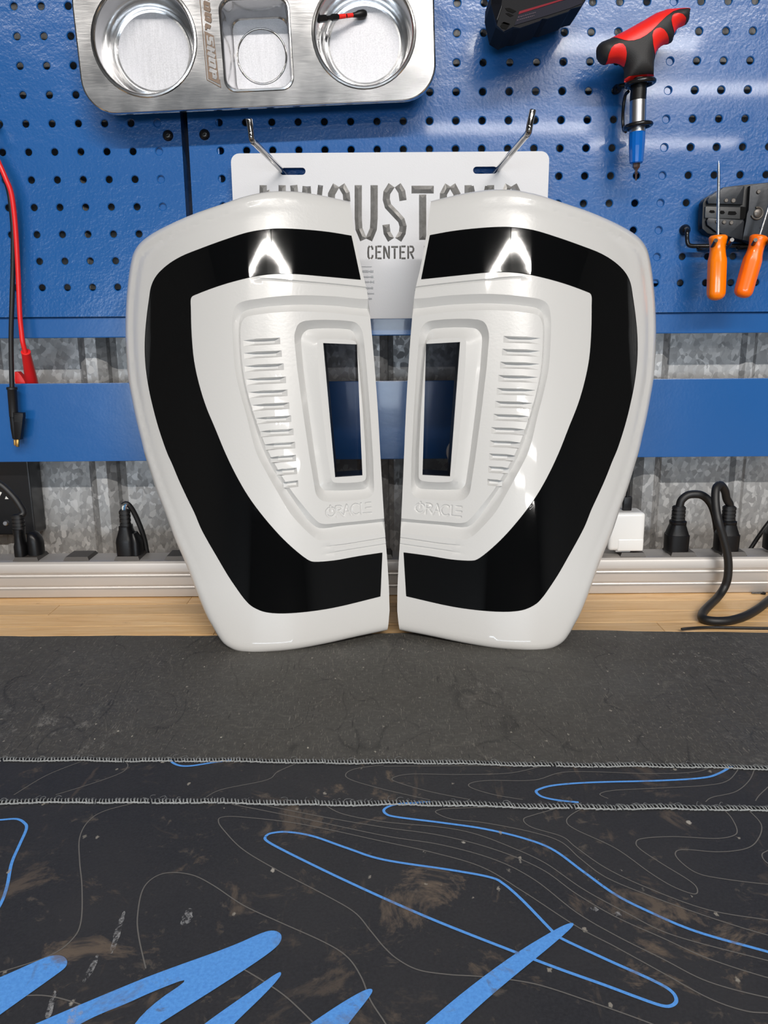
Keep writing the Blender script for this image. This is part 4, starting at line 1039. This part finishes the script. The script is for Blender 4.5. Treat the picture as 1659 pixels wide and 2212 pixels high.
zo = lambda px, py: at_y(px, py, OY)
def loftv(secs, mat, name, parent, n=20, p=4.0, sm=40):
    """stack of superellipse sections: (x, y, z, half width, half depth)"""
    v, f = [], []
    for (x, y, z, a, b) in secs:
        for k in range(n):
            t = 2 * math.pi * k / n; c, s = math.cos(t), math.sin(t)
            v.append((x + a * math.copysign(abs(c) ** (2 / p), c), y + b * math.copysign(abs(s) ** (2 / p), s), z))
    for i in range(len(secs) - 1):
        for k in range(n): k2 = (k + 1) % n; f.append((i * n + k, i * n + k2, (i + 1) * n + k2, (i + 1) * n + k))
    f += [tuple(range(n))[::-1], tuple((len(secs) - 1) * n + k for k in range(n))]
    return mk(name, v, f, mat, parent, sm)
def collar(x, y, z0, z1, r, parent, k=4):
    secs = []
    for i in range(k):
        a = z0 + (z1 - z0) * i / k; b = z0 + (z1 - z0) * (i + 1) / k; g = (b - a) * .28
        secs += [(x, y, a, r, r * .9), (x, y, b - g, r, r * .9), (x, y, b - g, r * .84, r * .76), (x, y, b, r * .84, r * .76)]
    secs.append((x, y, z1, r * .8, r * .7))
    return loftv(secs, M['black_rubber'], 'strain_relief', parent, 16, 3.0, 30)
HB = HS + 0.0033
def zpx(px, py): return zo(px, py)
k_ = m_per_px(zo(800, 1180))
# straight plugs with ribbed strain relief (right side)
def straight_plug(px, label, cable):
    c = zo(px, 1190); x = c[0]; z = lambda py: zo(px, py)[2]
    t = thing('power_plug', (x, OY, HB), label, 'plug', 'black plugs in the power strip')
    loftv([(x, OY, HB, .0112, .0105), (x, OY, HB + .016, .0114, .0107), (x, OY, z(1153), .0108, .0102), (x, OY, z(1133), .0074, .0078), (x, OY, z(1131), .0075, .0078)], M['black_plastic'], 'plug_body', t, 24, 3.4, 25)
    loftv([(x, OY, z(1131.5), .0076, .0076), (x, OY, z(1129), .0081, .008), (x, OY, z(1125), .0081, .008), (x, OY, z(1123), .0066, .0064)], M['black_plastic'], 'plug_ring', t, 20, 2.6, 40)
    collar(x, OY, z(1124), z(1093), .0063, t)
    mk('cord', *tube(spline(cable(x, z), 8), .0040, 14), M['black_rubber'], t, 60)
    return t
z4 = lambda x, y, Y: at_y(1200 + x / 3.614, 980 + y / 3.614, Y)
x3, x4 = oxs[np.argmin([abs(a - zo(1459.5, 1190)[0]) for a in oxs])], oxs[np.argmin([abs(a - zo(1566, 1190)[0]) for a in oxs])]
px3, px4 = 1459.5, 1567
straight_plug(px3, 'black plug with its cord arching to the right, beside the white charger',
    lambda x, z: [(x, OY, z(1100)), (x + .0006, OY, z(1091)), z4(985, 362, OY), z4(1030, 325, OY), z4(1090, 316, OY), z4(1145, 326, OY), z4(1190, 360, OY), z4(1225, 415, OY), z4(1248, 490, OY + .004), z4(1262, 580, OY + .012), z4(1275, 680, OY + .024), z4(1290, 760, OY + .032), z4(1300, 860, OY + .036), z4(1305, 980, OY + .036)])
zr = 0.0042
tb = lambda x, y: at_z(1200 + x / 3.614, 980 + y / 3.614, zr)
straight_plug(px4, 'black plug with a cord looping over and down onto the bench, right side',
    lambda x, z: [(x, OY, z(1100)), (x, OY, z(1090)), z4(1335, 350, OY - .003), z4(1322, 290, OY - .008), z4(1290, 246, OY - .013), z4(1258, 262, OY - .018), z4(1248, 320, OY - .022), z4(1252, 420, OY - .027), z4(1272, 530, OY - .033), z4(1305, 640, OY - .034), z4(1336, 760, OY - .034), z4(1349, 860, OY - .034), z4(1343, 970, OY - .034), z4(1315, 1050, OY - .0345), tb(1262, 1125), tb(1195, 1190), tb(1152, 1240), tb(1144, 1278), tb(1185, 1300), tb(1270, 1308), tb(1370, 1300), tb(1480, 1268), tb(1580, 1212), tb(1659, 1150), tb(1740, 1080)])
# plug half out of frame
straight_plug(1674, 'black plug cut off by the right edge of the picture',
    lambda x, z: [(x, OY, z(1100)), (x, OY, z(1088)), (x + .004, OY, z(1070)), (x + .012, OY + .004, z(1060)), (x + .022, OY + .012, z(1075)), (x + .03, OY + .03, z(1120)), (x + .032, OY + .04, z(1190))])
wc = thing('thin_black_cable', z4(1530, 740, YS1 + .02), 'thin black cable rising behind the power strip at the right edge', 'cable')
mk('cable_run', *tube(spline([z4(1490, 790, YS1 + .01), z4(1525, 738, YS1 + .012), z4(1590, 640, YS1 + .016), z4(1659, 545, YS1 + .02), z4(1760, 420, YS1 + .025)], 5), .0022, 10), M['black_rubber'], wc, 60)
tc = thing('charging_cable', at_z(1560, 1355, .001), 'thin black cable lying along the back edge of the rubber sheet, right side', 'cable')
mk('cord_run', *tube(spline([at_z(1472, 1359, .0032), at_z(1490, 1357, .0034), at_z(1530, 1355, .0022), at_z(1600, 1356, .0022), at_z(1659, 1357, .0022), at_z(1800, 1358, .0022)], 6), .0012, 8), M['black_rubber'], tc, 60)
# charger
x1_ = zo(1384, 1150)[0]; zt_ = zo(1350, 1102)[2]; ch = thing('phone_charger', (x1_ - .017, OY, HB), 'white cube charger plugged into the power strip beside the right tail light', 'charger')
bm_ = box(x1_ - .036, x1_, OY - .013, OY + .013, HB + .0022, zt_, .0045, 4)
mk('charger_body', *bm_, M['white_plastic'], ch, 40)
mk('corner_plug', *box(x1_ - .027, x1_ - .0006, OY - .0133, OY + .010, HB + .0018, HB + .0150, .002, 3), M['white_plastic'], ch, 40)
mk('adapter_neck', *box(x1_ - .027, x1_ - .012, OY - .009, OY + .009, HB - .0001, HB + .0030, .0008), M['white_plastic'], ch, 40)
q = zo(1353.5, 1104)
uc = thing('usb_plug', (q[0], OY, zt_), 'small black cable plug standing on top of the white charger', 'plug')
mk('plug_body', *box(q[0] - .0042, q[0] + .0042, OY - .003, OY + .003, zt_ - .0001, zt_ + .014, .001), M['black_plastic'], uc, 40)
mk('cord', *tube(spline([(q[0], OY, zt_ + .0135), (q[0] - .001, OY, zt_ + .03), (q[0] - .008, OY + .006, zt_ + .045), (q[0] - .02, OY + .03, zt_ + .04), (q[0] - .03, OY + .045, zt_)], 6), .0016, 8), M['black_rubber'], uc, 60)
# plug with right-angled hood at the far left
x = zo(50, 1190)[0]; z = lambda py: zo(50, py)[2]; k_ = m_per_px(zo(50, 1170))
t = thing('power_plug', (x, OY, HB), 'black plug with a rounded hood beside it, in front of the wall box', 'plug', 'black plugs in the power strip')
loftv([(x, OY - .003, HB, 11.6 * k_, .0085), (x, OY - .003, z(1176), 11.6 * k_, .0085), (x - .0002, OY - .003, z(1168), 9.2 * k_, .0075), (x - .0002, OY - .003, z(1155), 8.6 * k_, .007), (x - .0004, OY - .003, z(1146), 10.2 * k_, .007), (x - .0004, OY - .003, z(1140), 10.6 * k_, .007)], M['black_plastic'], 'plug_body', t, 24, 3.6, 30)
collar(x, OY - .003, z(1141), z(1110), 12 * k_, t, 4)
hx = zo(76, 1180)[0]
loftv([(hx, OY + .002, HB, 15.5 * k_, .009), (hx, OY + .002, z(1172), 15.2 * k_, .009), (hx - .0006, OY + .002, z(1162), 13.5 * k_, .0085), (hx - .0016, OY + .002, z(1154), 10 * k_, .0075), (hx - .0026, OY + .002, z(1149.5), 5 * k_, .005)], M['black_plastic'], 'plug_hood', t, 24, 2.6, 50)
mk('cord', *tube(spline([(x, OY - .003, z(1116)), zo(50.5, 1108), zo(43, 1092), zo(31, 1075), zo(16, 1059), zo(0, 1046), zo(-30, 1030)], 6), .0034, 12), M['black_rubber'], t, 60)
# plug with bare coloured wires
x = zo(276, 1190)[0]; z = lambda py: zo(278, py)[2]; k_ = m_per_px(zo(278, 1170))
t = thing('power_plug', (x, OY, HB), 'black plug with bare coloured wires at its top, left of the left tail light', 'plug', 'black plugs in the power strip')
loftv([(x, OY, HB, 20 * k_, .0115), (x, OY, z(1168), 20.5 * k_, .0115), (x, OY, z(1160), 19 * k_, .011), (x, OY, z(1142), 13 * k_, .008), (x, OY, z(1135), 13 * k_, .008)], M['black_plastic'], 'plug_body', t, 24, 3.4, 25)
hx = zo(297, 1180)[0]
loftv([(hx, OY, HB, 10.5 * k_, .010), (hx, OY, z(1170), 10 * k_, .0095), (hx - .001, OY, z(1158), 7 * k_, .008), (hx - .002, OY, z(1150), 4.5 * k_, .006)], M['black_plastic'], 'plug_hood', t, 20, 2.8, 40)
collar(x, OY, z(1136), z(1101), 11.2 * k_, t, 4)
for (dx, mt, r) in ((-3.5, M['print_white'], .0008), (0.2, M['blue_wire'], .0011), (3.2, M['bit_steel'], .0008)):
    mk('wire', *tube(spline([(x + dx * k_, OY, z(1103)), (x + (dx + .5) * k_, OY, z(1096)), (x + (dx + 3.2) * k_, OY + .001, z(1091)), (x + (dx + 7) * k_, OY + .003, z(1094))], 5), r, 8), mt, t, 60)
mk('cord', *tube(spline([(x - 4 * k_, OY + .002, z(1093)), (x + 1 * k_, OY + .003, z(1089.5)), (x + 8 * k_, OY + .004, z(1093)), (x + 16 * k_, OY + .007, z(1112)), (x + 25 * k_, OY + .010, z(1145)), (x + 29.5 * k_, OY + .013, z(1175)), (x + 31 * k_, OY + .0145, HS + .002), (x + 31 * k_, OY + .019, HS - .008)], 6), .0026, 12), M['black_rubber'], t, 60)
wcb = thing('white_cable', at_y(975, 975, 0.815), 'loop of white cable seen through the window of the right tail light', 'cable')
mk('cable_run', *tube(spline([at_y(1000, 945, .80), at_y(980, 952, .80), at_y(968, 968, .80), at_y(968, 985, .80), at_y(978, 997, .80), at_y(1010, 1002, .80), at_y(1060, 1060, .80), at_y(1100, 1220, .80)], 6), .0014, 8), M['white_plastic'], wcb, 60)

# ------------------------------------------------------------------ the two tail lights
# Each face is a ridge-shaped shell: y = 0.608 + lean * z + p(x - xr(z)); everything is laid out for the left one in its
# own (x, z) plan, and the right one is its mirror image about the plane x = XM.
XM, LEAN, Y0 = 0.0075, 0.231, 0.608
def ridge_x(z): return -0.0936 - 0.0019 * (z / 0.374)
def shell_y(x, z):
    u = x - ridge_x(z); si, so, r = 0.46, 0.34, 0.020 + 0.022 * np.clip(1 - z / 0.26, 0, 1)
    p = (si - so) / 2 * u + (si + so) / 2 * (np.sqrt(u * u + r * r) - r)
    p = p + np.where(u < -0.03, 2.6 * (u + 0.03) ** 2, 0)
    return Y0 + LEAN * z + p
def hit(px, py, mirror=False, push=0.0):
    d = ray(px, py); Y = 0.66
    for _ in range(40):
        P = CAM + d * (Y / d[1]); x = 2 * XM - P[0] if mirror else P[0]
        Y = 0.5 * Y + 0.5 * (float(shell_y(np.array(x), np.array(P[2]))) + push)
    return np.array([x, P[2]])
def H(pts, **k): return [hit(a, b, **k) for a, b in pts]
def HS_(pts, closed=False, n=4):
    """hit() along a smooth (centripetal) curve through the traced points"""
    p = [np.array(q, float) for q in pts]; m = len(p); out = []
    for i in range(m if closed else m - 1):
        if closed: a, b, c, d = p[i - 1], p[i], p[(i + 1) % m], p[(i + 2) % m]
        else:
            b, c = p[i], p[i + 1]; a = p[i - 1] if i else 2 * b - c; d = p[i + 2] if i + 2 < m else 2 * c - b
        t1 = np.linalg.norm(b - a) ** .5 + 1e-9; t2 = t1 + np.linalg.norm(c - b) ** .5 + 1e-9; t3 = t2 + np.linalg.norm(d - c) ** .5 + 1e-9
        for k in range(n):
            t = t1 + (t2 - t1) * k / n
            A1 = a * (t1 - t) / t1 + b * t / t1; A2 = b * (t2 - t) / (t2 - t1) + c * (t - t1) / (t2 - t1); A3 = c * (t3 - t) / (t3 - t2) + d * (t - t2) / (t3 - t2)
            B1 = A1 * (t2 - t) / t2 + A2 * t / t2; B2 = A2 * (t3 - t) / (t3 - t1) + A3 * (t - t1) / (t3 - t1)
            out.append(B1 * (t2 - t) / (t2 - t1) + B2 * (t - t1) / (t2 - t1))
    if not closed: out.append(p[-1])
    return H(out)

OUT = [(755.5,433.4),(728,427),(684,417.6),(636,411),(610,410),(573.5,412),(529,421),(478,438),(415,460),(360,484),(320,506),(298,524),(285,544),(278.7,566.5),(274,596),(269,647),(267,702.5),(267.6,739),(270,784),(272,809),(275.7,836.7),(280.5,862),(285.3,886),(292.5,918.6),(300,948),(307.6,979.5),(321.7,1022.7),(336,1066),(353,1109.5),(371,1159.5),(400,1226),(421.7,1283.5),(445,1338),(457,1359),(469,1379.6),(482,1396),(499,1407),(516,1412.7),(543,1415.7),(587,1413),(637.5,1407.6),(705,1395),(772.6,1379.6),(836.7,1366)]
INNER = [(836.7,1366),(841.5,1319),(837,1217.6),(832.7,1163.5),(826.6,1069),(821.5,981),(815.8,880),(809,790),(799.6,684),(792,625),(783,590),(772,538),(762,478),(755.5,433.4)]
LENS_O = [(759,509.5),(709.6,501.4),(654,496),(610,494),(583,495),(537,502),(489,517),(434,537),(390,555),(360,574),(338,596),(327,618),(322,647),(316,695),(313,739),(313.9,780),(317.9,816),(323.9,850),(330,876.4),(337,904),(346.8,936.7),(362,979.5),(372,1001.5),(386.8,1037),(404,1074),(420.6,1108),(434,1140),(448,1166.5),(467.5,1200),(484.4,1229),(496.4,1248.5),(511,1270),(527.8,1293),(542,1307.6),(559,1317),(575,1322),(604,1324.6),(654,1322),(722,1312),(821.5,1288)]
LENS_I = [(825.6,1194),(772.6,1202),(722,1211),(681,1214),(671,1212.5),(654,1202),(617,1170),(580,1130),(543,1082.5),(516,1038.6),(489,984.6),(465,927),(445,879),(430,831),(419,780),(413.6,721),(412,669),(412,645.5),(415,640),(426.5,634.5),(470.6,618),(514.7,605),(555,596),(592,591.5),(636,591.5),(691,596),(779,604)]
GO = [(870,640),(793,646),(720,640),(632,638),(560,645),(520,653),(507,664),(502,690),(503,740),(508,800),(519,850),(533,900),(553,976),(575,1020),(600,1064),(628,1110),(659,1144),(678,1161),(691,1167),(720,1165),(833,1152),(880,1147)]
GV = [(870,664),(796,667),(720,660),(632,658),(560,664),(524,673),(515,690),(514,740),(519,800),(529,850),(543,900),(565,970),(590,1020),(622,1068),(647,1104),(667,1130),(688,1144),(740,1139),(830,1130),(880,1124)]
GI = [(870,683),(798,684),(720,676),(632,673),(560,679),(530,686),(521,700),(520,740),(525,800),(534,845),(550,900),(577,970),(601,1015),(631,1062),(658,1096),(680,1121),(694,1131),(740,1129),(829,1120),(880,1114)]
WO = [(636,735),(638,715),(645,700),(660,693),(750,693),(770,698),(781,712),(786,735),(808,1050),(806,1066),(795,1076),(780,1079),(710,1084),(695,1081),(684,1070),(679,1050)]
WV = [(648,740),(650,725),(658,715),(668,711),(748,711),(760,715),(767,728),(771,742),(798,1040),(796,1053),(788,1060),(776,1062),(708,1064),(697,1062),(690,1054),(687,1043)]
WI = [(685,742),(687,736),(693,733),(760,735),(767,738),(770,745),(791,1028),(789,1036),(782,1040),(728,1043),(720,1041),(716,1034)]
WIN = [(698,741),(771,744),(783,1027),(724,1031)]
CREASE_T = [(545,603),(590,604),(640,608),(720,615),(787,622),(860,632)]
CREASE_B = [(690,1182),(740,1178),(790,1170),(833,1163),(880,1156)]
CREASE_B2 = [(690,1199),(740,1191),(790,1183),(834,1176),(880,1168)]
VENTS, VENT_PX = [], []
VL = [(525,605),(526.5,608.5),(528,613),(532,617.6),(537,621),(544,625),(553,629),(562,634),(571.7,637.6),(583,639.5),(595,641.5),(610,644)]
VY = [731,758.5,786.5,815,843,871,899,927.5,956,984,1011.5,1039]
for (a, b), y in zip(VL, VY):
    w_ = b - a
    VENTS.append([(a, y + 4.5), (a + w_ * .36, y + 0.5), (b, y - 1.5), (b + .5, y + 12.5), (a + w_ * .45, y + 14.8), (a + 1, y + 17)]); VENT_PX.append(((a, y), (b, y), y))

def oracle_strokes():
    arc = lambda cx, cy, rx, ry, a0, a1, n=18: [(cx + rx * math.cos(math.radians(a0 + (a1 - a0) * k / n)), cy + ry * math.sin(math.radians(a0 + (a1 - a0) * k / n))) for k in range(n + 1)]
    return [arc(.10, .44, .10, .42, 112, 428), [(.10, 1.02), (.10, .50)],
            [(.225, .93), (.30, .93), (.335, .86), (.35, .74), (.335, .6), (.30, .52), (.235, .50)], [(.225, .93), (.225, 0)], [(.285, .5), (.37, 0)],
            [(.385, 0), (.46, .97), (.545, 0)], [(.42, .33), (.505, .33)],
            arc(.655, .48, .10, .48, 52, 308, 14), [(.775, .97), (.775, .03), (.86, .03)],
            [(.885, .95), (.99, .95)], [(.885, .5), (.99, .5)], [(.885, .03), (.99, .03)]]

def tail_light(side, label):
    mir = side == 'right'
    t = thing('tail_light', (2 * XM + 0.105 if mir else -0.09, 0.64, ZR), label, 'tail light', 'pair of white tail lights')
    oc = HS_(OUT); outline = oc[:-1] + HS_(INNER, n=2)[:-1]
    outer_line = [tuple(p) for p in oc]
    O = resample(outline, 0.0026); on = np.array(O)
    lens_pts = HS_(LENS_O) + HS_(LENS_I); lens = resample(lens_pts, 0.0026)
    go, gv, gi = HS_(GO), HS_(GV), HS_(GI)
    wo, wv, wi, win = HS_(WO, True), HS_(WV, True), HS_(WI, True), H(WIN)
    vents = [H(v) for v in VENTS]
    # ORACLE wordmark, traced separately on each light so that both read left to right
    if mir: A, B, up = np.array((897, 1107)), np.array((996.5, 1117.5)), np.array((1.5, -23))
    else: A, B, up = np.array((705.5, 1118)), np.array((803, 1108.5)), np.array((-1.5, -23.5))
    strokes = [H([tuple(A + (B - A) * u + up * w) for u, w in st], mirror=mir) for st in oracle_strokes()]
    ref = [tuple(A + (B - A) * u + up * w) for u, w in ((-.05, -.2), (1.05, -.2), (1.05, 1.2), (-.05, 1.2))]
    rb_ = H(ref, mirror=mir)
    ct, cb, cb2 = HS_(CREASE_T), HS_(CREASE_B), HS_(CREASE_B2)
    def off(line, d):
        L = np.array(line); T = np.gradient(L, axis=0); T /= np.linalg.norm(T, axis=1)[:, None]
        return [tuple(q) for q in L + np.stack([-T[:, 1], T[:, 0]], 1) * d]
    loops = [(O, True), (lens, True)]
    for ln in (go, gv, gi): loops.append((resample(ln, 0.003, False), False))
    for lp in (wo, wv, wi): loops.append((resample(lp, 0.002), True))
    loops.append((win, True))
    for v in vents: loops.append((resample(v, 0.003), True))
    CW = 0.0011
    for c in (ct, cb, cb2):
        for d in (-CW, 0, CW): loops.append((resample(off(c, d), 0.002, False), False))
    g = np.array([(x, z) for x in np.arange(on[:, 0].min(), on[:, 0].max(), 0.0034) for z in np.arange(on[:, 1].min(), on[:, 1].max(), 0.0034)])
    g = g[inside(outline, g)]; go_d = dist(outer_line, g)
    extra = [g[(go_d > 0.0085) & (dist(outline, g, True) > 0.0016)]]
    oL = np.array(resample(outer_line, 0.0026, False)); oT = np.gradient(oL, axis=0); oT /= np.linalg.norm(oT, axis=1)[:, None]; oN = np.stack([-oT[:, 1], oT[:, 0]], 1)
    if not inside(outline, (oL + oN * 0.004))[len(oL) // 2]: oN = -oN
    for dd_ in (0.0003, 0.0009, 0.0019, 0.0033, 0.005, 0.007):
        rp = oL + oN * dd_; rp = rp[inside(outline, rp) & (np.abs(dist(outer_line, rp) - dd_) < dd_ * 0.12)]; extra.append(rp)
    # rings of points that follow the rounded rim
    bx = np.array(rb_); gg = np.array([(x, z) for x in np.arange(bx[:, 0].min(), bx[:, 0].max(), 0.00042) for z in np.arange(bx[:, 1].min(), bx[:, 1].max(), 0.00042)])
    gg = gg[inside(rb_, gg)]; extra.append(gg)
    for v in vents:                               # a few points inside each louvre
        q = np.array(v); top = (q[0] + q[2]) / 2; 
    vv, ff = cdt(loops, np.vstack(extra))
    cen = vv[ff].mean(1); ff = ff[inside(outline, cen) & ~inside(win, cen)]; cen = vv[ff].mean(1)
    # ---- relief
    q = vv; w = np.zeros(len(q))
    d = dist(outer_line, q); R, dr = 0.008, 0.006
    dd = np.clip(d / R, 0, 1); w -= dr * (1 - np.sqrt(np.clip(1 - (1 - dd) ** 2, 0, 1)))
    # soft hollow running round the painted rim, between its edge and the lens
    w -= 0.0016 * np.exp(-((d - 0.0105) / 0.0035) ** 2) * np.clip((q[:, 1] - 0.03) / 0.2, 0, 1) * np.clip((-q[:, 0] - 0.06) / 0.07, 0, 1)
    def vgroove(o, v, i, depth, closed, q, w):
        ring = inside(o, q) & ~inside(i, q)
        a, b, c = dist(o, q, closed), dist(v, q, closed), dist(i, q, closed)
        inn = inside(v, q)
        e = np.where(inn, c, a)
        w[ring] -= (depth * e / (e + b + 1e-9))[ring]
    vgroove(go, gv, gi, 0.0055, False, q, w)
    vgroove(wo, wv, wi, 0.0088, True, q, w)
    xin = np.array(go)[:, 0].max()
    for c, dp in ((ct, 0.0016), (cb, 0.0014), (cb2, 0.0010)):
        dc = dist(c, q); x0 = c[0][0]; fade = np.clip((q[:, 0] - x0) / 0.02, 0, 1)
        w -= dp * np.clip(1 - dc / CW, 0, 1) * fade
    # lens sits a touch below the paint, with a fine gap along its edge
    dl = dist(lens, q, True); inl = inside(lens, q)
    dsk = np.full(len(q), 1e9)
    for st in strokes: dsk = np.minimum(dsk, dist(st, q))
    SW = 0.00072
    w -= 0.0010 * np.clip(1.35 - dsk / SW, 0, 1)
    ys = shell_y(q[:, 0], q[:, 1]) - w
    sx = (lambda x: 2 * XM - x) if mir else (lambda x: x)
    P3 = [(sx(a), y, b) for (a, b), y in zip(q, ys)]
    order = (lambda f: f) if not mir else (lambda f: f[:, ::-1])
    # CDT triangles are counter-clockwise in (x, z): flip so that normals face the viewer (-y)
    lab = np.zeros(len(ff), int)
    lab[inside(lens, cen)] = 1
    lab[inside(wo, cen)] = 2
    for k, v in enumerate(vents): lab[inside(v, cen)] = 10 + k
    dcs = np.full(len(cen), 1e9)
    for st in strokes: dcs = np.minimum(dcs, dist(st, cen))
    lab[(dcs < SW * 1.1)] = 3
    sub(P3, order(ff[lab == 0]), 'painted_housing', M['white_paint'], t, 24)
    sub(P3, order(ff[lab == 1]), 'lens', M['lens'], t, 40)
    sub(P3, order(ff[lab == 2]), 'window_bezel', M['white_paint'], t, 22)
    sub(P3, order(ff[lab == 3]), 'lettering', M['white_paint'], t, 30)
    sl = H([(584.6, 495.5), (586.0, 495.5), (587.0, 523), (585.8, 523)])
    mk('lens_seam', [(sx(a), float(shell_y(np.array(a), np.array(b))) - 0.00025, b) for a, b in sl], [(0, 1, 2, 3)], M['black_gap'], t)
    gp = lens; v4, f4 = ribbon(gp, 0.00022, 0, True)
    mk('lens_gap', [(sx(a), float(shell_y(np.array(a), np.array(b))) - 0.00012, b) for a, b, _ in v4], f4, M['black_gap'], t)
    # ---- louvres: sunk pockets, each its own part: steep underside at the top, long floor rising to the lower lip
    yfun = lambda a, b, dep: float(shell_y(np.array(a), np.array(b))) + dep
    for k, v in enumerate(vents):
        ow = v; (xa_, ya_), (xb_, yb_), yv = VENT_PX[k]; wd_ = xb_ - xa_
        fl = H([(xa_ + wd_ * .28, yv + 5.5), (xb_ - wd_ * .16, yv + 3.2), (xb_ - wd_ * .16, yv + 10.0), (xa_ + wd_ * .30, yv + 11.5)])
        near = lambda p: float(ys[np.argmin(np.hypot(q[:, 0] - p[0], q[:, 1] - p[1]))])
        v3 = [(sx(p[0]), near(p), p[1]) for p in ow] + [(sx(p[0]), yfun(p[0], p[1], 0.0044 if i < 2 else 0.0036), p[1]) for i, p in enumerate(fl)]
        f3 = [(0, 1, 6), (1, 2, 7, 6), (2, 3, 8, 7), (3, 4, 9, 8), (4, 5, 9), (5, 0, 6, 9), (6, 7, 8, 9)]
        mk('vent_slot', v3, f3, M['white_paint'], t, 15)
    # ---- side walls and back shell
    on = np.array(O); n = len(O); c0 = on.mean(0)
    yo = shell_y(on[:, 0], on[:, 1]) + dr * (1 - 0 * on[:, 0]) * (dist(outer_line, on) < 1e-6)
    do = dist(outer_line, on); yo = shell_y(on[:, 0], on[:, 1]) + dr * (1 - np.sqrt(np.clip(1 - (1 - np.clip(do / R, 0, 1)) ** 2, 0, 1)))
    isin = do > 1e-5
    dirn = (c0 - on) / np.linalg.norm(c0 - on, axis=1)[:, None]
    v_, f_ = [], []
    for s_, dy in ((0, 0), (0.0004, 0.003), (0.0022, 0.016), (0.005, 0.027)):
        for k in range(n):
            p = on[k] + dirn[k] * s_
            if isin[k]: p = on[k] + np.array([s_ * 0.55 * (-1), 0])
            yy = yo[k] + dy
            if s_ >= 0.0022: yy = min(yy, yo[k] + dy)
            zz = max(p[1], ZR + 0.0002) if s_ else p[1]
            v_.append((sx(p[0]), yy, zz))
    for m in range(3):
        for k in range(n): k2 = (k + 1) % n; f_.append((m * n + k, m * n + k2, (m + 1) * n + k2, (m + 1) * n + k))
    mk('side_wall', v_, f_, M['white_paint'], t, 40)
    # back cover, with the window left open
    bo = [np.array((v_[3 * n + k][0], v_[3 * n + k][2])) for k in range(0, n)]
    bo = [np.array((sx(p[0]) if mir else p[0], p[1])) for p in bo]
    wb = [np.array(p) for p in win]
    gb = g[inside(bo, g)][::5]
    vb, fb = cdt([(bo, True), (wb, True)], gb); cb_ = vb[fb].mean(1); fb = fb[inside(bo, cb_) & ~inside(wb, cb_)]
    ring_y = {(round(float(p[0]), 6), round(float(p[1]), 6)): v_[3 * n + k][1] for k, p in enumerate(bo)}
    yb_ = [ring_y.get((round(float(a), 6), round(float(b), 6)), float(shell_y(np.array(a), np.array(b))) + 0.028) for a, b in vb]
    sub([(sx(a), y, b) for (a, b), y in zip(vb, yb_)], fb, 'back_cover', M['black_plastic'], t)
    hb = [(-0.135, 0.30), (-0.06, 0.30), (-0.06, 0.345), (-0.135, 0.345)]
    fr_ = [np.array([sx(a), yfun(a, b, 0.026), b]) for a, b in hb]; bk_ = [np.array([sx(a), YP - 0.0003, b]) for a, b in hb]
    mk('back_housing', *prism(fr_, bk_), M['black_plastic'], t)
    v_, f_ = [], []
    for dy in (0.0, 0.0012, 0.010, 0.028):
        for p in wb: v_.append((sx(p[0]), yfun(p[0], p[1], dy), p[1]))
    for m in range(3):
        for k in range(4): k2 = (k + 1) % 4; f_.append((m * 4 + k, m * 4 + k2, (m + 1) * 4 + k2, (m + 1) * 4 + k))
    mk('window_reveal', v_, f_[:4], M['white_paint'], t); mk('window_tunnel', v_, f_[4:], M['black_plastic'], t)
    pn = [(sx(p[0]), yfun(p[0], p[1], 0.0055), p[1]) for p in wb]; pn += [(a, b + 0.002, c) for a, b, c in pn]
    mk('smoked_pane', pn, [(0, 1, 2, 3), (7, 6, 5, 4), (0, 4, 5, 1), (1, 5, 6, 2), (2, 6, 7, 3), (3, 7, 4, 0)], M['smoked'], t)
    return t
tail_light("left", "white tail light with a black lens, on the side of the red test lead")
tail_light("right", "white tail light with a black lens, on the side of the orange screwdrivers")
